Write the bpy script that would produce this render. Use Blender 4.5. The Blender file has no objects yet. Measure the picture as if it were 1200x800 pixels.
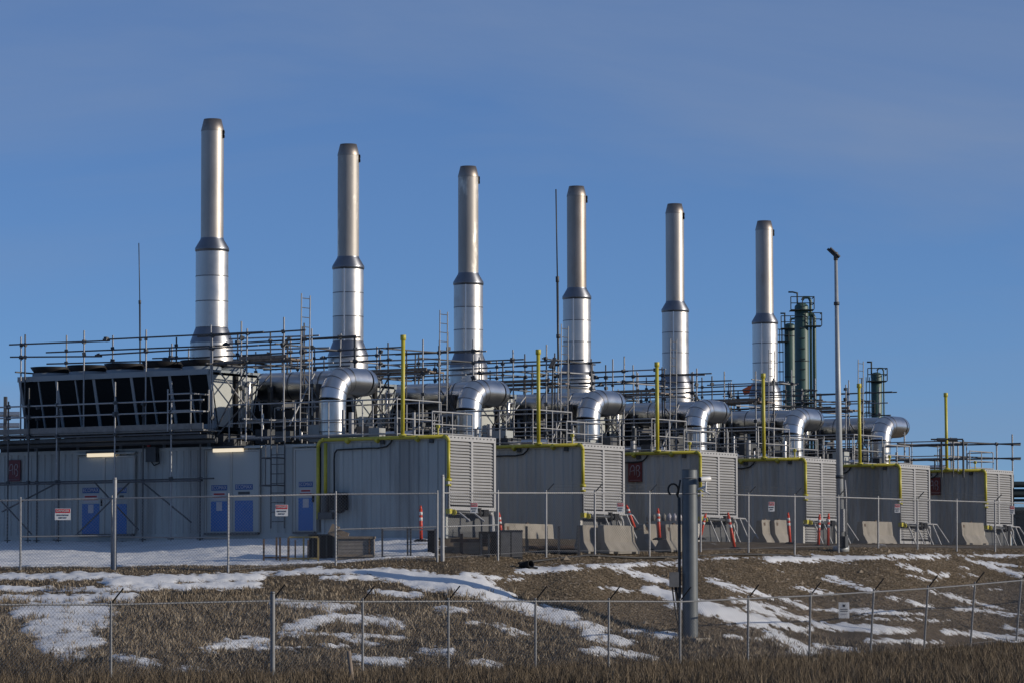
import bpy, math, random
import numpy as np
from mathutils import Vector, Matrix

# ------------------------------------------------------------------ camera, sky, sun
SC = bpy.context.scene
TH, PITCH, ROLL, FPX = 0.569, 0.0703, 0.0018, 4000.0
X0, Y0, ZC, PAD = -1.819, 97.0, 2.3, 3.585          # camera 2.3 m above the lower ground; the pad lies at 3.585
F2 = np.array([math.cos(TH), math.sin(TH)])          # level view direction in plan
R2 = np.array([math.sin(TH), -math.cos(TH)])         # camera right in plan
CAMXY = -(X0 * R2 + Y0 * F2)

cam_d = bpy.data.cameras.new('camera'); cam = bpy.data.objects.new('camera', cam_d)
SC.collection.objects.link(cam); SC.camera = cam
cam_d.lens = 36 * FPX / 1200; cam_d.sensor_width = 36; cam_d.clip_start = 1; cam_d.clip_end = 9000
_r = Vector((R2[0], R2[1], 0)); _f = Vector((F2[0] * math.cos(PITCH), F2[1] * math.cos(PITCH), math.sin(PITCH))); _u = _r.cross(_f)
_cr = _r * math.cos(ROLL) - _u * math.sin(ROLL); _cu = _r * math.sin(ROLL) + _u * math.cos(ROLL)
cam.matrix_world = Matrix(((_cr.x, _cu.x, -_f.x, CAMXY[0]), (_cr.y, _cu.y, -_f.y, CAMXY[1]), (_cr.z, _cu.z, -_f.z, ZC), (0, 0, 0, 1)))

SUN_EL, SUN_LEFT = math.radians(16.5), math.radians(78)   # light travels 78 degrees to the left of the view
_t = math.cos(SUN_LEFT) * F2 - math.sin(SUN_LEFT) * R2
sun_d = bpy.data.lights.new('sun', 'SUN'); sun = bpy.data.objects.new('sun', sun_d); SC.collection.objects.link(sun)
sun_d.energy = 3.8; sun_d.angle = math.radians(0.5); sun_d.color = (1, .89, .75)
_trav = Vector((_t[0] * math.cos(SUN_EL), _t[1] * math.cos(SUN_EL), -math.sin(SUN_EL)))
sun.rotation_euler = _trav.to_track_quat('-Z', 'Y').to_euler(); sun.location = (30, -60, 60)

W = bpy.data.worlds.new('World'); SC.world = W; W.use_nodes = True
nt = W.node_tree; nt.nodes.clear()
def N(tree, typ, **kw):
    n = tree.nodes.new(typ)
    for k, v in kw.items():
        if k.startswith('i_'): n.inputs[k[2:].replace('_', ' ')].default_value = v
        else: setattr(n, k, v)
    return n
sky = N(nt, 'ShaderNodeTexSky', sky_type='NISHITA', sun_disc=False, sun_elevation=SUN_EL,
        sun_rotation=math.atan2(-_t[0], -_t[1]), altitude=900, air_density=.62, dust_density=0.25, ozone_density=6.5)
tc = N(nt, 'ShaderNodeTexCoord'); mp = N(nt, 'ShaderNodeMapping'); mp.inputs['Scale'].default_value = (2.2, 2.2, 13)
mp.inputs['Rotation'].default_value = (math.radians(3), math.radians(-6), 0)
nz = N(nt, 'ShaderNodeTexNoise', i_Scale=1.3, i_Detail=6.0, i_Roughness=.54, i_Distortion=.6)
cr = N(nt, 'ShaderNodeValToRGB'); cr.color_ramp.elements[0].position = .38; cr.color_ramp.elements[1].position = .68; cr.color_ramp.elements[0].color = (.30, .30, .30, 1)
mulf = N(nt, 'ShaderNodeMath', operation='MULTIPLY'); mulf.inputs[1].default_value = .68
mix = N(nt, 'ShaderNodeMixRGB'); mix.inputs['Color2'].default_value = (1.95, 2.65, 4.1, 1)
bg = N(nt, 'ShaderNodeBackground'); bg.inputs['Strength'].default_value = .105
wo = N(nt, 'ShaderNodeOutputWorld'); L = nt.links.new
L(tc.outputs['Generated'], mp.inputs['Vector']); L(mp.outputs[0], nz.inputs['Vector']); L(nz.outputs[0], cr.inputs[0])
L(cr.outputs[0], mulf.inputs[0]); L(mulf.outputs[0], mix.inputs['Fac']); L(sky.outputs[0], mix.inputs['Color1'])
L(mix.outputs[0], bg.inputs['Color']); L(bg.outputs[0], wo.inputs['Surface'])
vs = SC.view_settings; vs.view_transform = 'Standard'; vs.look = 'None'; vs.exposure = 0; vs.gamma = 1; vs.use_curve_mapping = False

# ------------------------------------------------------------------ measuring helpers
def ray(x, y):
    X, Y = x - 600, 400 - y
    px = X * math.cos(ROLL) + Y * math.sin(ROLL); py = -X * math.sin(ROLL) + Y * math.cos(ROLL)
    fw = FPX * math.cos(PITCH) - py * math.sin(PITCH); up = FPX * math.sin(PITCH) + py * math.cos(PITCH)
    return px / fw, up / fw                          # lateral and vertical per metre of level distance
def at(x, y, D):
    l, k = ray(x, y); p = CAMXY + D * F2 + l * D * R2
    return Vector((p[0], p[1], ZC + k * D))
def on_x(x, y, U):                                   # point on the vertical plane X = U
    l, k = ray(x, y); D = (U - CAMXY[0]) / (F2[0] + l * R2[0]); return at(x, y, D)
def on_y(x, y, V):
    l, k = ray(x, y); D = (V - CAMXY[1]) / (F2[1] + l * R2[1]); return at(x, y, D)
def proj_np(X, Y, Z):
    dx, dy = X - CAMXY[0], Y - CAMXY[1]
    D = dx * F2[0] + dy * F2[1]; a = dx * R2[0] + dy * R2[1]; z = Z - ZC
    d = D * math.cos(PITCH) + z * math.sin(PITCH); v = -D * math.sin(PITCH) + z * math.cos(PITCH)
    px = FPX * a / d; py = FPX * v / d
    return 600 + px * math.cos(ROLL) - py * math.sin(ROLL), 400 - (px * math.sin(ROLL) + py * math.cos(ROLL))

RNG = np.random.default_rng(11)
def _hash(ix, iy, s):
    h = (ix * 374761393 + iy * 668265263 + s * 974711) & 0xffffffff
    h = ((h ^ (h >> 13)) * 1274126177) & 0xffffffff
    return ((h ^ (h >> 16)) & 0xffff) / 65535.0
def vnoise(x, y, s=0):
    ix = np.floor(x).astype(np.int64); iy = np.floor(y).astype(np.int64); fx = x - ix; fy = y - iy
    fx = fx * fx * (3 - 2 * fx); fy = fy * fy * (3 - 2 * fy)
    a, b, c, d = _hash(ix, iy, s), _hash(ix + 1, iy, s), _hash(ix, iy + 1, s), _hash(ix + 1, iy + 1, s)
    return (a * (1 - fx) + b * fx) * (1 - fy) + (c * (1 - fx) + d * fx) * fy
def fbm(x, y, s=0, o=4):
    r = 0; amp = .5
    for k in range(o):
        r = r + amp * vnoise(x, y, s + k); x = x * 2.03 + 7; y = y * 2.03 + 3; amp *= .5
    return r                                          # about 0..0.94, mean .47

# ------------------------------------------------------------------ materials
MATS = {}
def mat(name, col, rough=.6, metal=0., var=.12, scale=6., bump=0., bscale=40., dark=None, darkpos=.62, stretch=(1, 1, 1), spec=.5, rvar=0., emit=None):
    m = bpy.data.materials.new(name); m.use_nodes = True; t = m.node_tree; b = t.nodes['Principled BSDF']; lk = t.links.new
    b.inputs['Roughness'].default_value = rough; b.inputs['Metallic'].default_value = metal; b.inputs['Specular IOR Level'].default_value = spec
    g = N(t, 'ShaderNodeNewGeometry'); mpp = N(t, 'ShaderNodeMapping'); mpp.inputs['Scale'].default_value = stretch
    lk(g.outputs['Position'], mpp.inputs['Vector'])
    n = N(t, 'ShaderNodeTexNoise', i_Scale=scale, i_Detail=6.0, i_Roughness=.6); lk(mpp.outputs[0], n.inputs['Vector'])
    r = N(t, 'ShaderNodeValToRGB'); e = r.color_ramp.elements
    e[0].position = .3; e[1].position = .72
    e[0].color = (*[max(0, c * (1 - var)) for c in col], 1); e[1].color = (*[min(1, c * (1 + var)) for c in col], 1)
    lk(n.outputs[0], r.inputs[0]); out = r.outputs[0]
    if dark:
        n2 = N(t, 'ShaderNodeTexNoise', i_Scale=scale * .45, i_Detail=8.0, i_Roughness=.7); lk(mpp.outputs[0], n2.inputs['Vector'])
        r2 = N(t, 'ShaderNodeValToRGB'); r2.color_ramp.elements[0].position = darkpos; r2.color_ramp.elements[1].position = darkpos + .12
        lk(n2.outputs[0], r2.inputs[0]); mx = N(t, 'ShaderNodeMixRGB'); mx.inputs['Color2'].default_value = (*dark, 1)
        lk(r2.outputs[0], mx.inputs['Fac']); lk(out, mx.inputs['Color1']); out = mx.outputs[0]
    lk(out, b.inputs['Base Color'])
    if rvar:
        mr = N(t, 'ShaderNodeMapRange'); mr.inputs['To Min'].default_value = rough - rvar; mr.inputs['To Max'].default_value = rough + rvar
        lk(n.outputs[0], mr.inputs['Value']); lk(mr.outputs[0], b.inputs['Roughness'])
    if bump:
        nb = N(t, 'ShaderNodeTexNoise', i_Scale=bscale, i_Detail=4.0); lk(g.outputs['Position'], nb.inputs['Vector'])
        bp = N(t, 'ShaderNodeBump', i_Strength=bump, i_Distance=.02); lk(nb.outputs[0], bp.inputs['Height']); lk(bp.outputs[0], b.inputs['Normal'])
    if emit:
        b.inputs['Emission Color'].default_value = (*emit[:3], 1); b.inputs['Emission Strength'].default_value = emit[3]
    MATS[name] = m; return m
mat('container_paint', (.345, .365, .355), .5, 0, .07, 1.2, .05, 6, dark=(.23, .235, .225), darkpos=.50, stretch=(1, 1, .12))
mat('container_paint_worn', (.42, .415, .385), .55, 0, .12, 1.6, .05, 6, dark=(.26, .25, .22), darkpos=.48, stretch=(1, 1, .15))
mat('louver_paint', (.335, .34, .345), .55, 0, .06, 3, 0, dark=(.40, .38, .35), darkpos=.66, stretch=(1, 1, .3))
mat('dark_opening', (.02, .022, .025), .8)
mat('cladding', (.60, .585, .56), .40, 1, .06, 2.2, .05, 3.5, rvar=.09, dark=(.50, .48, .45), darkpos=.58)
mat('elbow_metal', (.62, .615, .60), .30, 1, .06, 2.2, .05, 3.5, rvar=.08)
mat('end_dark', (.075, .08, .085), .6, 0, .1, 2)
mat('cladding_dull', (.55, .54, .53), .34, 1, .06, 2.0, .05, 3.0, rvar=.08)
mat('stainless', (.42, .395, .365), .5, .9, .14, 1.6, .06, 4, dark=(.33, .29, .24), darkpos=.55, stretch=(1, 1, .35), rvar=.07)
mat('stainless_patchy', (.38, .36, .33), .55, .55, .10, 1.2, .06, 4, dark=(.80, .78, .71), darkpos=.53, stretch=(2.4, 2.4, .8), rvar=.06)
mat('stainless_brown', (.35, .31, .275), .48, .9, .14, 1.4, .06, 4, dark=(.28, .24, .20), darkpos=.5, stretch=(1, 1, .3), rvar=.07)
mat('cladding_darker', (.50, .49, .475), .42, 1, .08, 2.2, .06, 3.5, rvar=.09, dark=(.42, .40, .38), darkpos=.55)  # slightly darker cladding, given to stack bands at random
mat('stainless_tip', (.30, .27, .24), .5, 1, .15, 3)
mat('cone_metal', (.19, .20, .22), .40, 1, .08, 3)
mat('seam', (.78, .78, .78), .35, 1, .02)
mat('seam_dark', (.16, .165, .175), .5, 1, .05)
mat('post_grey', (.19, .195, .20), .55, .3, .14, 9)
mat('mesh_wire', (.30, .305, .31), .5, .3, .1)
mat('galvanised', (.30, .305, .31), .55, .3, .14, 9, 0, dark=(.30, .30, .30), darkpos=.62)
mat('galvanised_old_shaded', (.09, .092, .095), .6, .3, .2, 9, 0, dark=(.16, .11, .08), darkpos=.62)  # rust patches; base colour darkened to stand for rails catching little sun
mat('dark_steel', (.055, .06, .065), .55, .3, .2, 5)
mat('black', (.010, .010, .011), .6, 0, .2, spec=.2)
mat('yellow_paint', (.44, .39, .045), .45, 0, .10, 6, 0, dark=(.24, .21, .03), darkpos=.64)
mat('cooler_paint', (.22, .255, .28), .5, 0, .06, 3)
mat('cooler_end', (.40, .42, .40), .6, 0, .05, 3, 0, dark=(.5, .5, .46), darkpos=.66)
mat('cooler_coil', (.008, .011, .013), .8, 0, .25, 14, spec=.08)
mat('board', (.20, .16, .125), .85, 0, .25, 8, 0, dark=(.10, .08, .065), darkpos=.55)
mat('deck_grey', (.17, .17, .165), .8, 0, .2, 6)
mat('concrete', (.26, .24, .205), .9, 0, .16, 3.5, .3, 60, dark=(.17, .155, .13), darkpos=.52, stretch=(1, 1, .6))
mat('orange_plastic', (.62, .055, .02), .5, 0, .12, 4)
mat('reflective_band', (.72, .68, .64), .4, 0, .06)
mat('blue_panel', (.016, .115, .35), .45, 0, .06, 4)
mat('blue_print', (.03, .085, .24), .5, 0, .05)
mat('pale_print', (.42, .40, .42), .5, 0, .05)
mat('red_print', (.30, .02, .02), .5, 0, .05)
mat('sign_white', (.74, .74, .72), .5, 0, .04)
mat('sign_red', (.55, .03, .04), .5, 0, .04)
mat('sign_black', (.02, .02, .02), .5)
mat('plate_red', (.12, .014, .018), .5, 0, .06)
mat('plate_line', (.38, .32, .33), .5)
mat('lamp_tube', (.8, .75, .6), .4, 0, .02, emit=(1, .82, .55, .75))
mat('tower_green', (.046, .098, .082), .5, 0, .14, .9, 0, dark=(.03, .068, .056), darkpos=.6)
mat('tower_dark', (.02, .032, .032), .6)
mat('pole_steel', (.115, .13, .138), .5, .1, .12, 4, .03, 30)
mat('light_pole', (.33, .35, .36), .5, .2, .1, 4)
mat('wood', (.25, .20, .145), .85, 0, .2, 9, .1, 50, dark=(.13, .10, .07), darkpos=.58)
mat('wood_grey', (.24, .215, .185), .85, 0, .2, 8, .1, 50)
mat('rusty', (.13, .085, .055), .8, .1, .3, 10, 0, dark=(.05, .035, .03), darkpos=.5)
mat('ochre_steel', (.34, .25, .09), .7, 0, .25, 10, 0, dark=(.14, .09, .05), darkpos=.58)
mat('snow', (.67, .68, .68), .75, 0, .08, .9, .5, 9)
mat('camera_white', (.70, .70, .68), .45)
mat('hose', (.015, .015, .015), .6)
mat('windsock', (.72, .13, .03), .8)
mat('glass_dark', (.05, .06, .07), .15)
def snow_mat():
    m = MATS['snow']; t = m.node_tree; b = t.nodes['Principled BSDF']; lk = t.links.new; old = b.inputs['Base Color'].links[0].from_socket
    a = N(t, 'ShaderNodeAttribute', attribute_name='depth'); g = N(t, 'ShaderNodeNewGeometry'); n = N(t, 'ShaderNodeTexNoise', i_Scale=22., i_Detail=5.); lk(g.outputs['Position'], n.inputs['Vector'])
    k = N(t, 'ShaderNodeMapRange'); k.inputs['From Min'].default_value = 0; k.inputs['From Max'].default_value = 3.2; k.inputs['To Min'].default_value = .62; k.inputs['To Max'].default_value = .22; lk(a.outputs['Fac'], k.inputs['Value'])
    c = N(t, 'ShaderNodeMath', operation='SUBTRACT'); lk(k.outputs[0], c.inputs[0]); lk(n.outputs[0], c.inputs[1])
    c2 = N(t, 'ShaderNodeMath', operation='MULTIPLY_ADD'); c2.inputs[1].default_value = 5.; c2.inputs[2].default_value = .35; c2.use_clamp = True; lk(c.outputs[0], c2.inputs[0])
    mx = N(t, 'ShaderNodeMixRGB'); mx.inputs['Color2'].default_value = (.20, .17, .135, 1); lk(c2.outputs[0], mx.inputs['Fac']); lk(old, mx.inputs['Color1']); lk(mx.outputs[0], b.inputs['Base Color'])
snow_mat()
def grass_mat(name, c1, c2, c3):
    m = bpy.data.materials.new(name); m.use_nodes = True; t = m.node_tree; b = t.nodes['Principled BSDF']; lk = t.links.new
    b.inputs['Roughness'].default_value = .8; b.inputs['Specular IOR Level'].default_value = .15
    g = N(t, 'ShaderNodeNewGeometry'); r = N(t, 'ShaderNodeValToRGB'); e = r.color_ramp.elements
    e[0].color = (*c1, 1); e[1].color = (*c3, 1); k = r.color_ramp.elements.new(.55); k.color = (*c2, 1)
    n = N(t, 'ShaderNodeTexNoise', i_Scale=.9, i_Detail=5.0); lk(g.outputs['Position'], n.inputs['Vector'])
    mr = N(t, 'ShaderNodeMixRGB'); mr.inputs['Fac'].default_value = .42
    lk(g.outputs['Random Per Island'], mr.inputs['Color1']); lk(n.outputs[0], mr.inputs['Color2'])
    lk(mr.outputs[0], r.inputs[0]); lk(r.outputs[0], b.inputs['Base Color']); MATS[name] = m
grass_mat('dry_grass', (.045, .035, .025), (.26, .208, .145), (.62, .54, .41))
grass_mat('tall_grass', (.026, .021, .015), (.125, .096, .064), (.36, .29, .20))
grass_mat('pebbles', (.055, .042, .028), (.175, .136, .09), (.40, .34, .26))

# ------------------------------------------------------------------ building helpers
COL = SC.collection
SHARED = {}
def link(o, parent=None):
    COL.objects.link(o)
    if parent is not None: o.parent = parent
    return o
def new_mesh(verts, faces, m, smooth=False):
    me = bpy.data.meshes.new('mesh'); me.from_pydata([tuple(v) for v in verts], [], faces)
    if m: me.materials.append(MATS[m])
    if smooth: me.polygons.foreach_set('use_smooth', [True] * len(me.polygons))
    me.update(); return me
def cube_mesh(m):
    if ('c', m) not in SHARED:
        v = [(x, y, z) for x in (-.5, .5) for y in (-.5, .5) for z in (-.5, .5)]
        f = [(0, 1, 3, 2), (4, 6, 7, 5), (0, 4, 5, 1), (2, 3, 7, 6), (0, 2, 6, 4), (1, 5, 7, 3)]
        SHARED['c', m] = new_mesh(v, f, m)
    return SHARED['c', m]
def cyl_mesh(m, n=10):
    if ('y', m, n) not in SHARED:
        v = []; f = []
        for k in range(n):
            a = 2 * math.pi * k / n; v += [(math.cos(a), math.sin(a), 0), (math.cos(a), math.sin(a), 1)]
        for k in range(n):
            j = (k + 1) % n; f.append((2 * k, 2 * j, 2 * j + 1, 2 * k + 1))
        f.append(tuple(2 * k for k in reversed(range(n)))); f.append(tuple(2 * k + 1 for k in range(n)))
        me = new_mesh(v, f, m); me.polygons.foreach_set('use_smooth', [True] * n + [False] * 2); SHARED['y', m, n] = me
    return SHARED['y', m, n]
def tube_parts(path, r, n=12, caps=True):
    """verts/faces of a bent tube along a list of points"""
    P = [Vector(p) for p in path]; V = []; Fc = []; up = None
    for i, p in enumerate(P):
        a = (P[i] - P[i - 1]).normalized() if i else (P[1] - P[0]).normalized()
        b = (P[i + 1] - P[i]).normalized() if i < len(P) - 1 else a
        t = (a + b).normalized(); sc = 1 / max(.4, t.dot(b))
        if up is None: up = Vector((0, 0, 1)) if abs(t.z) < .9 else Vector((1, 0, 0))
        x = up - t * up.dot(t)
        if x.length < 1e-3: x = Vector((0, 1, 0)) - t * t.y
        x.normalize(); y = t.cross(x); up = x
        rr = r[i] if isinstance(r, (list, tuple)) else r
        nb = a.cross(b)
        for k in range(n):
            an = 2 * math.pi * k / n; d = x * math.cos(an) + y * math.sin(an)
            if nb.length > 1e-4:
                w = nb.normalized().cross(t); d = d + w * d.dot(w) * (sc - 1)
            V.append(p + d * rr)
    for i in range(len(P) - 1):
        for k in range(n):
            j = (k + 1) % n; Fc.append((i * n + k, i * n + j, (i + 1) * n + j, (i + 1) * n + k))
    if caps: Fc.append(tuple(reversed(range(n)))); Fc.append(tuple((len(P) - 1) * n + k for k in range(n)))
    return V, Fc
class Thing:
    def __init__(s, name, label, cat, loc=(0, 0, 0), group=None, rz=0):
        s.o = bpy.data.objects.new(name, None); COL.objects.link(s.o); s.o.empty_display_size = .2
        s.o.location = loc; s.o.rotation_euler[2] = rz; s.o['label'] = label; s.o['category'] = cat
        if group: s.o['group'] = group
    def _p(s, par): return par if par is not None else s.o
    def add(s, name, me, par=None):
        return link(bpy.data.objects.new(name, me), s._p(par))
    def mesh(s, name, V, Fc, m, par=None, smooth=False): return s.add(name, new_mesh(V, Fc, m, smooth), par)
    def box(s, name, a, b, m, par=None, rot=None):
        o = s.add(name, cube_mesh(m), par); off = par.location if par is not None else Vector((0, 0, 0))
        c = (Vector(a) + Vector(b)) / 2 - off; d = [max(1e-4, abs(q - p)) for p, q in zip(a, b)]
        o.location = c; o.scale = d
        if rot: o.rotation_euler = rot
        return o
    def rod(s, name, p, q, r, m, par=None, n=10):
        p, q = Vector(p), Vector(q); d = q - p; o = s.add(name, cyl_mesh(m, n), par); o.location = p
        o.rotation_mode = 'QUATERNION'; o.rotation_quaternion = d.to_track_quat('Z', 'Y'); o.scale = (r, r, d.length); return o
    def tube(s, name, path, r, m, par=None, n=12):
        V, Fc = tube_parts(path, r, n); return s.mesh(name, V, Fc, m, par, True)
def copy_tree(o, parent=None):
    c = o.copy(); COL.objects.link(c); c.parent = parent
    for ch in [x for x in KIDS.get(o.name, [])]: copy_tree(ch, c)
    return c
KIDS = {}
def index_kids():
    KIDS.clear()
    for o in bpy.data.objects:
        if o.parent: KIDS.setdefault(o.parent.name, []).append(o)
def dup(t, loc, label):
    index_kids(); c = copy_tree(t.o); c.location = loc; c['label'] = label; return c
def single(name, me, label, cat, group=None, kind=None):
    o = link(bpy.data.objects.new(name, me))
    if label: o['label'] = label
    if cat: o['category'] = cat
    if group: o['group'] = group
    if kind: o['kind'] = kind
    return o
def lathe(prof, n=40):
    V = []; Fc = []
    for r, z in prof:
        for k in range(n): a = 2 * math.pi * k / n; V.append((r * math.cos(a), r * math.sin(a), z))
    for i in range(len(prof) - 1):
        for k in range(n):
            j = (k + 1) % n; Fc.append((i * n + k, i * n + j, (i + 1) * n + j, (i + 1) * n + k))
    return V, Fc
def arc(c, e1, e2, R, n=5, a0=0, a1=math.pi / 2):
    c, e1, e2 = Vector(c), Vector(e1), Vector(e2)
    return [c + e1 * R * math.cos(a0 + (a1 - a0) * k / n) + e2 * R * math.sin(a0 + (a1 - a0) * k / n) for k in range(n + 1)]
def letters(t, name, text, size, m, loc, rot, par=None, sx=1.):
    cu = bpy.data.curves.new('letters', 'FONT'); cu.body = text; cu.size = size; cu.align_x = 'CENTER'; cu.align_y = 'CENTER'; cu.extrude = .002
    tmp = bpy.data.objects.new('tmp', cu); COL.objects.link(tmp)
    dg = bpy.context.evaluated_depsgraph_get(); me = bpy.data.meshes.new_from_object(tmp.evaluated_get(dg))
    bpy.data.objects.remove(tmp); me.materials.clear(); me.materials.append(MATS[m])
    o = t.add(name, me, par); o.location = loc; o.rotation_euler = rot; o.scale = (sx, 1, 1); return o

# ------------------------------------------------------------------ the ground: one sheet
ST = [  # photo column, then (row, level distance) up the bank
    (-260, [(806, 75), (752, 80), (706, 85), (678, 87.8), (667, 89.7), (650, 98), (641, 108)]),
    (130, [(806, 75), (752, 80), (706, 85), (678, 87.8), (667, 89.7), (650, 98), (637, 104)]),
    (320, [(798, 78), (740, 82.5), (700, 86.2), (674, 88.7), (665, 90.3), (646, 96), (634, 100.3)]),
    (520, [(793, 80), (740, 84), (703, 87.2), (674, 89.6), (657, 91.4), (645, 94), (633, 97)]),
    (650, [(791, 82), (752, 85), (710, 88.5), (668, 92.4), (651, 95.5), (643, 98), (637, 100)]),
    (800, [(787, 84.5), (746, 87.6), (706, 91.6), (659, 97.6), (649, 100), (643, 103), (639, 106)]),
    (1000, [(772, 91), (724, 95.5), (690, 99.4), (654, 104.5), (644, 107), (640, 110), (638, 112.4)]),
    (1190, [(751, 99), (712, 103.4), (685, 107.2), (656, 112), (645, 114.5), (642, 117), (641, 120)]),
    (1480, [(735, 112), (702, 116), (680, 119), (656, 124), (647, 127), (645, 130), (644, 134)])]
_sx = np.array([s[0] for s in ST], float)
_sD = np.array([[d for _, d in s[1]] for s in ST]); _sz = np.array([[at(s[0], y, d).z for y, d in s[1]] for s in ST])
def terrain(X, Y, bumps=True):
    dx, dy = X - CAMXY[0], Y - CAMXY[1]; D = np.maximum(dx * F2[0] + dy * F2[1], 1e-3); a = dx * R2[0] + dy * R2[1]
    col = np.clip(600 + FPX * a / np.maximum(D, 55), _sx[0], _sx[-1])
    i = np.clip(np.searchsorted(_sx, col) - 1, 0, len(_sx) - 2); t = (col - _sx[i]) / (_sx[i + 1] - _sx[i]); t = t * t * (3 - 2 * t)
    K = _sD.shape[1]
    Dk = _sD[i] * (1 - t[..., None]) + _sD[i + 1] * t[..., None]; zk = _sz[i] * (1 - t[..., None]) + _sz[i + 1] * t[..., None]
    z = np.where(D < Dk[..., 0], zk[..., 0] + (0.05 - zk[..., 0]) * np.clip((Dk[..., 0] - D) / 12, 0, 1), 0.)
    for k in range(K - 1):
        w = (D - Dk[..., k]) / (Dk[..., k + 1] - Dk[..., k]); z = np.where((w >= 0) & (w < 1), zk[..., k] + (zk[..., k + 1] - zk[..., k]) * np.clip(w, 0, 1), z)
    w = np.clip((D - Dk[..., -1]) / 3, 0, 1); z = np.where(D >= Dk[..., -1], zk[..., -1] + (PAD - zk[..., -1]) * w, z)
    pad = np.clip((np.minimum(X + .6, Y + 1.2)) / 1.2, 0, 1); z = z * (1 - pad) + PAD * pad
    if bumps:
        amp = np.clip((112 - D) / 10, .15, 1) * (1 - pad)
        z = z + amp * (.16 * (fbm(X * .55, Y * .55, 3, 3) - .44) + .05 * (fbm(X * 2.6, Y * 2.6, 9, 3) - .44))
    return z
def lines(segs):
    out = [segs[0][0]]
    for a, b, st in segs:
        n = max(1, int(round((b - a) / st))); out += list(a + (b - a) * (np.arange(n) + 1) / n)
    return np.array(out)
gD = lines([(-1500, -60, 240), (-60, 60, 12), (60, 72, 1.), (72, 104, .09), (104, 124, .25), (124, 160, 4), (160, 400, 40), (400, 6000, 700)])
gA = lines([(-5000, -200, 600), (-200, -20, 15), (-20, -17, .5), (-17, 18, .09), (18, 24, .5), (24, 200, 11), (200, 5000, 600)])
GD, GA = np.meshgrid(gD, gA, indexing='ij')
GX = CAMXY[0] + GD * F2[0] + GA * R2[0]; GY = CAMXY[1] + GD * F2[1] + GA * R2[1]; GZ = terrain(GX, GY)
PX, PY = proj_np(GX, GY, GZ)
def inside(poly, x, y):
    r = np.zeros(x.shape, bool); n = len(poly)
    for k in range(n):
        (x1, y1), (x2, y2) = poly[k], poly[(k + 1) % n]
        c = ((y1 > y) != (y2 > y)) & (x < (x2 - x1) * (y - y1) / ((y2 - y1) + 1e-9) + x1); r ^= c
    return r
def gravel_mask(x, y, X, Y):
    bx = np.array([-300, 540, 580, 640, 700, 760, 820, 900, 1000, 1100, 1200, 1500]); by = np.array([600, 655, 684, 705, 722, 738, 748, 742, 736, 738, 742, 742])
    d = np.interp(x, bx, by) - y + 16 * (fbm(X * .8, Y * .8, 21, 3) - .47)
    g = np.clip(d / 9 + .5, 0, 1)
    return np.where(x < 520, 0, g)
CAPS = [  # snow lying on the ground: columns and rows in the photo, half height
    (-60, 676, 130, 674, 3.5), (130, 681, 300, 676, 5), (-60, 684, 60, 690, 3), (160, 687, 300, 684, 4), (0, 690, 150, 690, 2.5), (-60, 704, 150, 700, 4.5),
    (300, 672, 360, 670, 3), (350, 669, 470, 670, 3.5), (380, 677, 430, 676, 3), (455, 672, 560, 684, 7), (490, 683, 590, 699, 6), (555, 684, 598, 696, 3), (545, 673, 600, 679, 3), (560, 695, 600, 706, 5),
    (40, 716, 110, 716, 9), (55, 735, 100, 728, 10), (70, 755, 92, 750, 10), (78, 772, 84, 768, 6), (142, 772, 176, 778, 4), (250, 758, 300, 752, 5), (215, 783, 240, 786, 3),
    (435, 692, 488, 697, 3.2), (325, 706, 402, 712, 4), (345, 735, 380, 725, 5), (395, 722, 460, 730, 5), (330, 742, 470, 746, 2.5), (425, 772, 468, 776, 5), (500, 762, 524, 765, 4), (560, 776, 583, 780, 4),
    (522, 713, 546, 716, 3), (551, 728, 565, 730, 2), (580, 733, 600, 742, 3), (300, 760, 400, 757, 2), (420, 752, 445, 753, 3),
    (612, 668, 668, 666, 4.5), (634, 660, 655, 659, 1.5), (690, 663, 800, 660, 2.8), (800, 656, 905, 652, 1.4), (716, 664, 795, 686, 3), (762, 690, 815, 708, 6), (800, 706, 888, 728, 7.5), (830, 716, 890, 735, 4), (706, 688, 738, 692, 2.5),
    (598, 708, 660, 722, 6), (640, 722, 700, 738, 6), (690, 742, 730, 752, 5), (738, 740, 788, 745, 4.5), (692, 762, 760, 770, 5), (600, 738, 620, 742, 3),
    (832, 680, 902, 699, 3.5), (862, 702, 915, 714, 4), (880, 711, 945, 726, 4.5), (930, 762, 958, 770, 5), (905, 742, 950, 765, 6), (850, 745, 890, 748, 2.5), (872, 692, 890, 697, 2),
    (905, 655, 1000, 654, 4.5), (990, 653, 1110, 651, 3.2), (1100, 650, 1195, 651, 1.8), (1135, 656, 1200, 664, 2.4), (972, 677, 1022, 692, 3.4), (1052, 662, 1108, 674, 2), (1066, 674, 1096, 680, 1.8), (931, 687, 974, 696, 2.4),
    (1150, 660, 1195, 674, 3), (1126, 671, 1145, 675, 1.6), (915, 701, 945, 711, 3.6), (1092, 692, 1175, 713, 2.6), (1042, 699, 1088, 711, 2.4), (1140, 686, 1174, 692, 1.6), (960, 714, 1080, 719, 3.2), (1120, 712, 1190, 720, 3.4),
    (962, 733, 1060, 738, 6), (905, 728, 945, 738, 5), (1110, 740, 1190, 748, 4.5), (1020, 750, 1100, 752, 3.5), (1178, 733, 1200, 740, 2.4), (1000, 724, 1110, 727, 2), (960, 755, 1000, 762, 4), (1125, 664, 1136, 666, 1.2), (913, 669, 920, 670, 1.4)]
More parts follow.
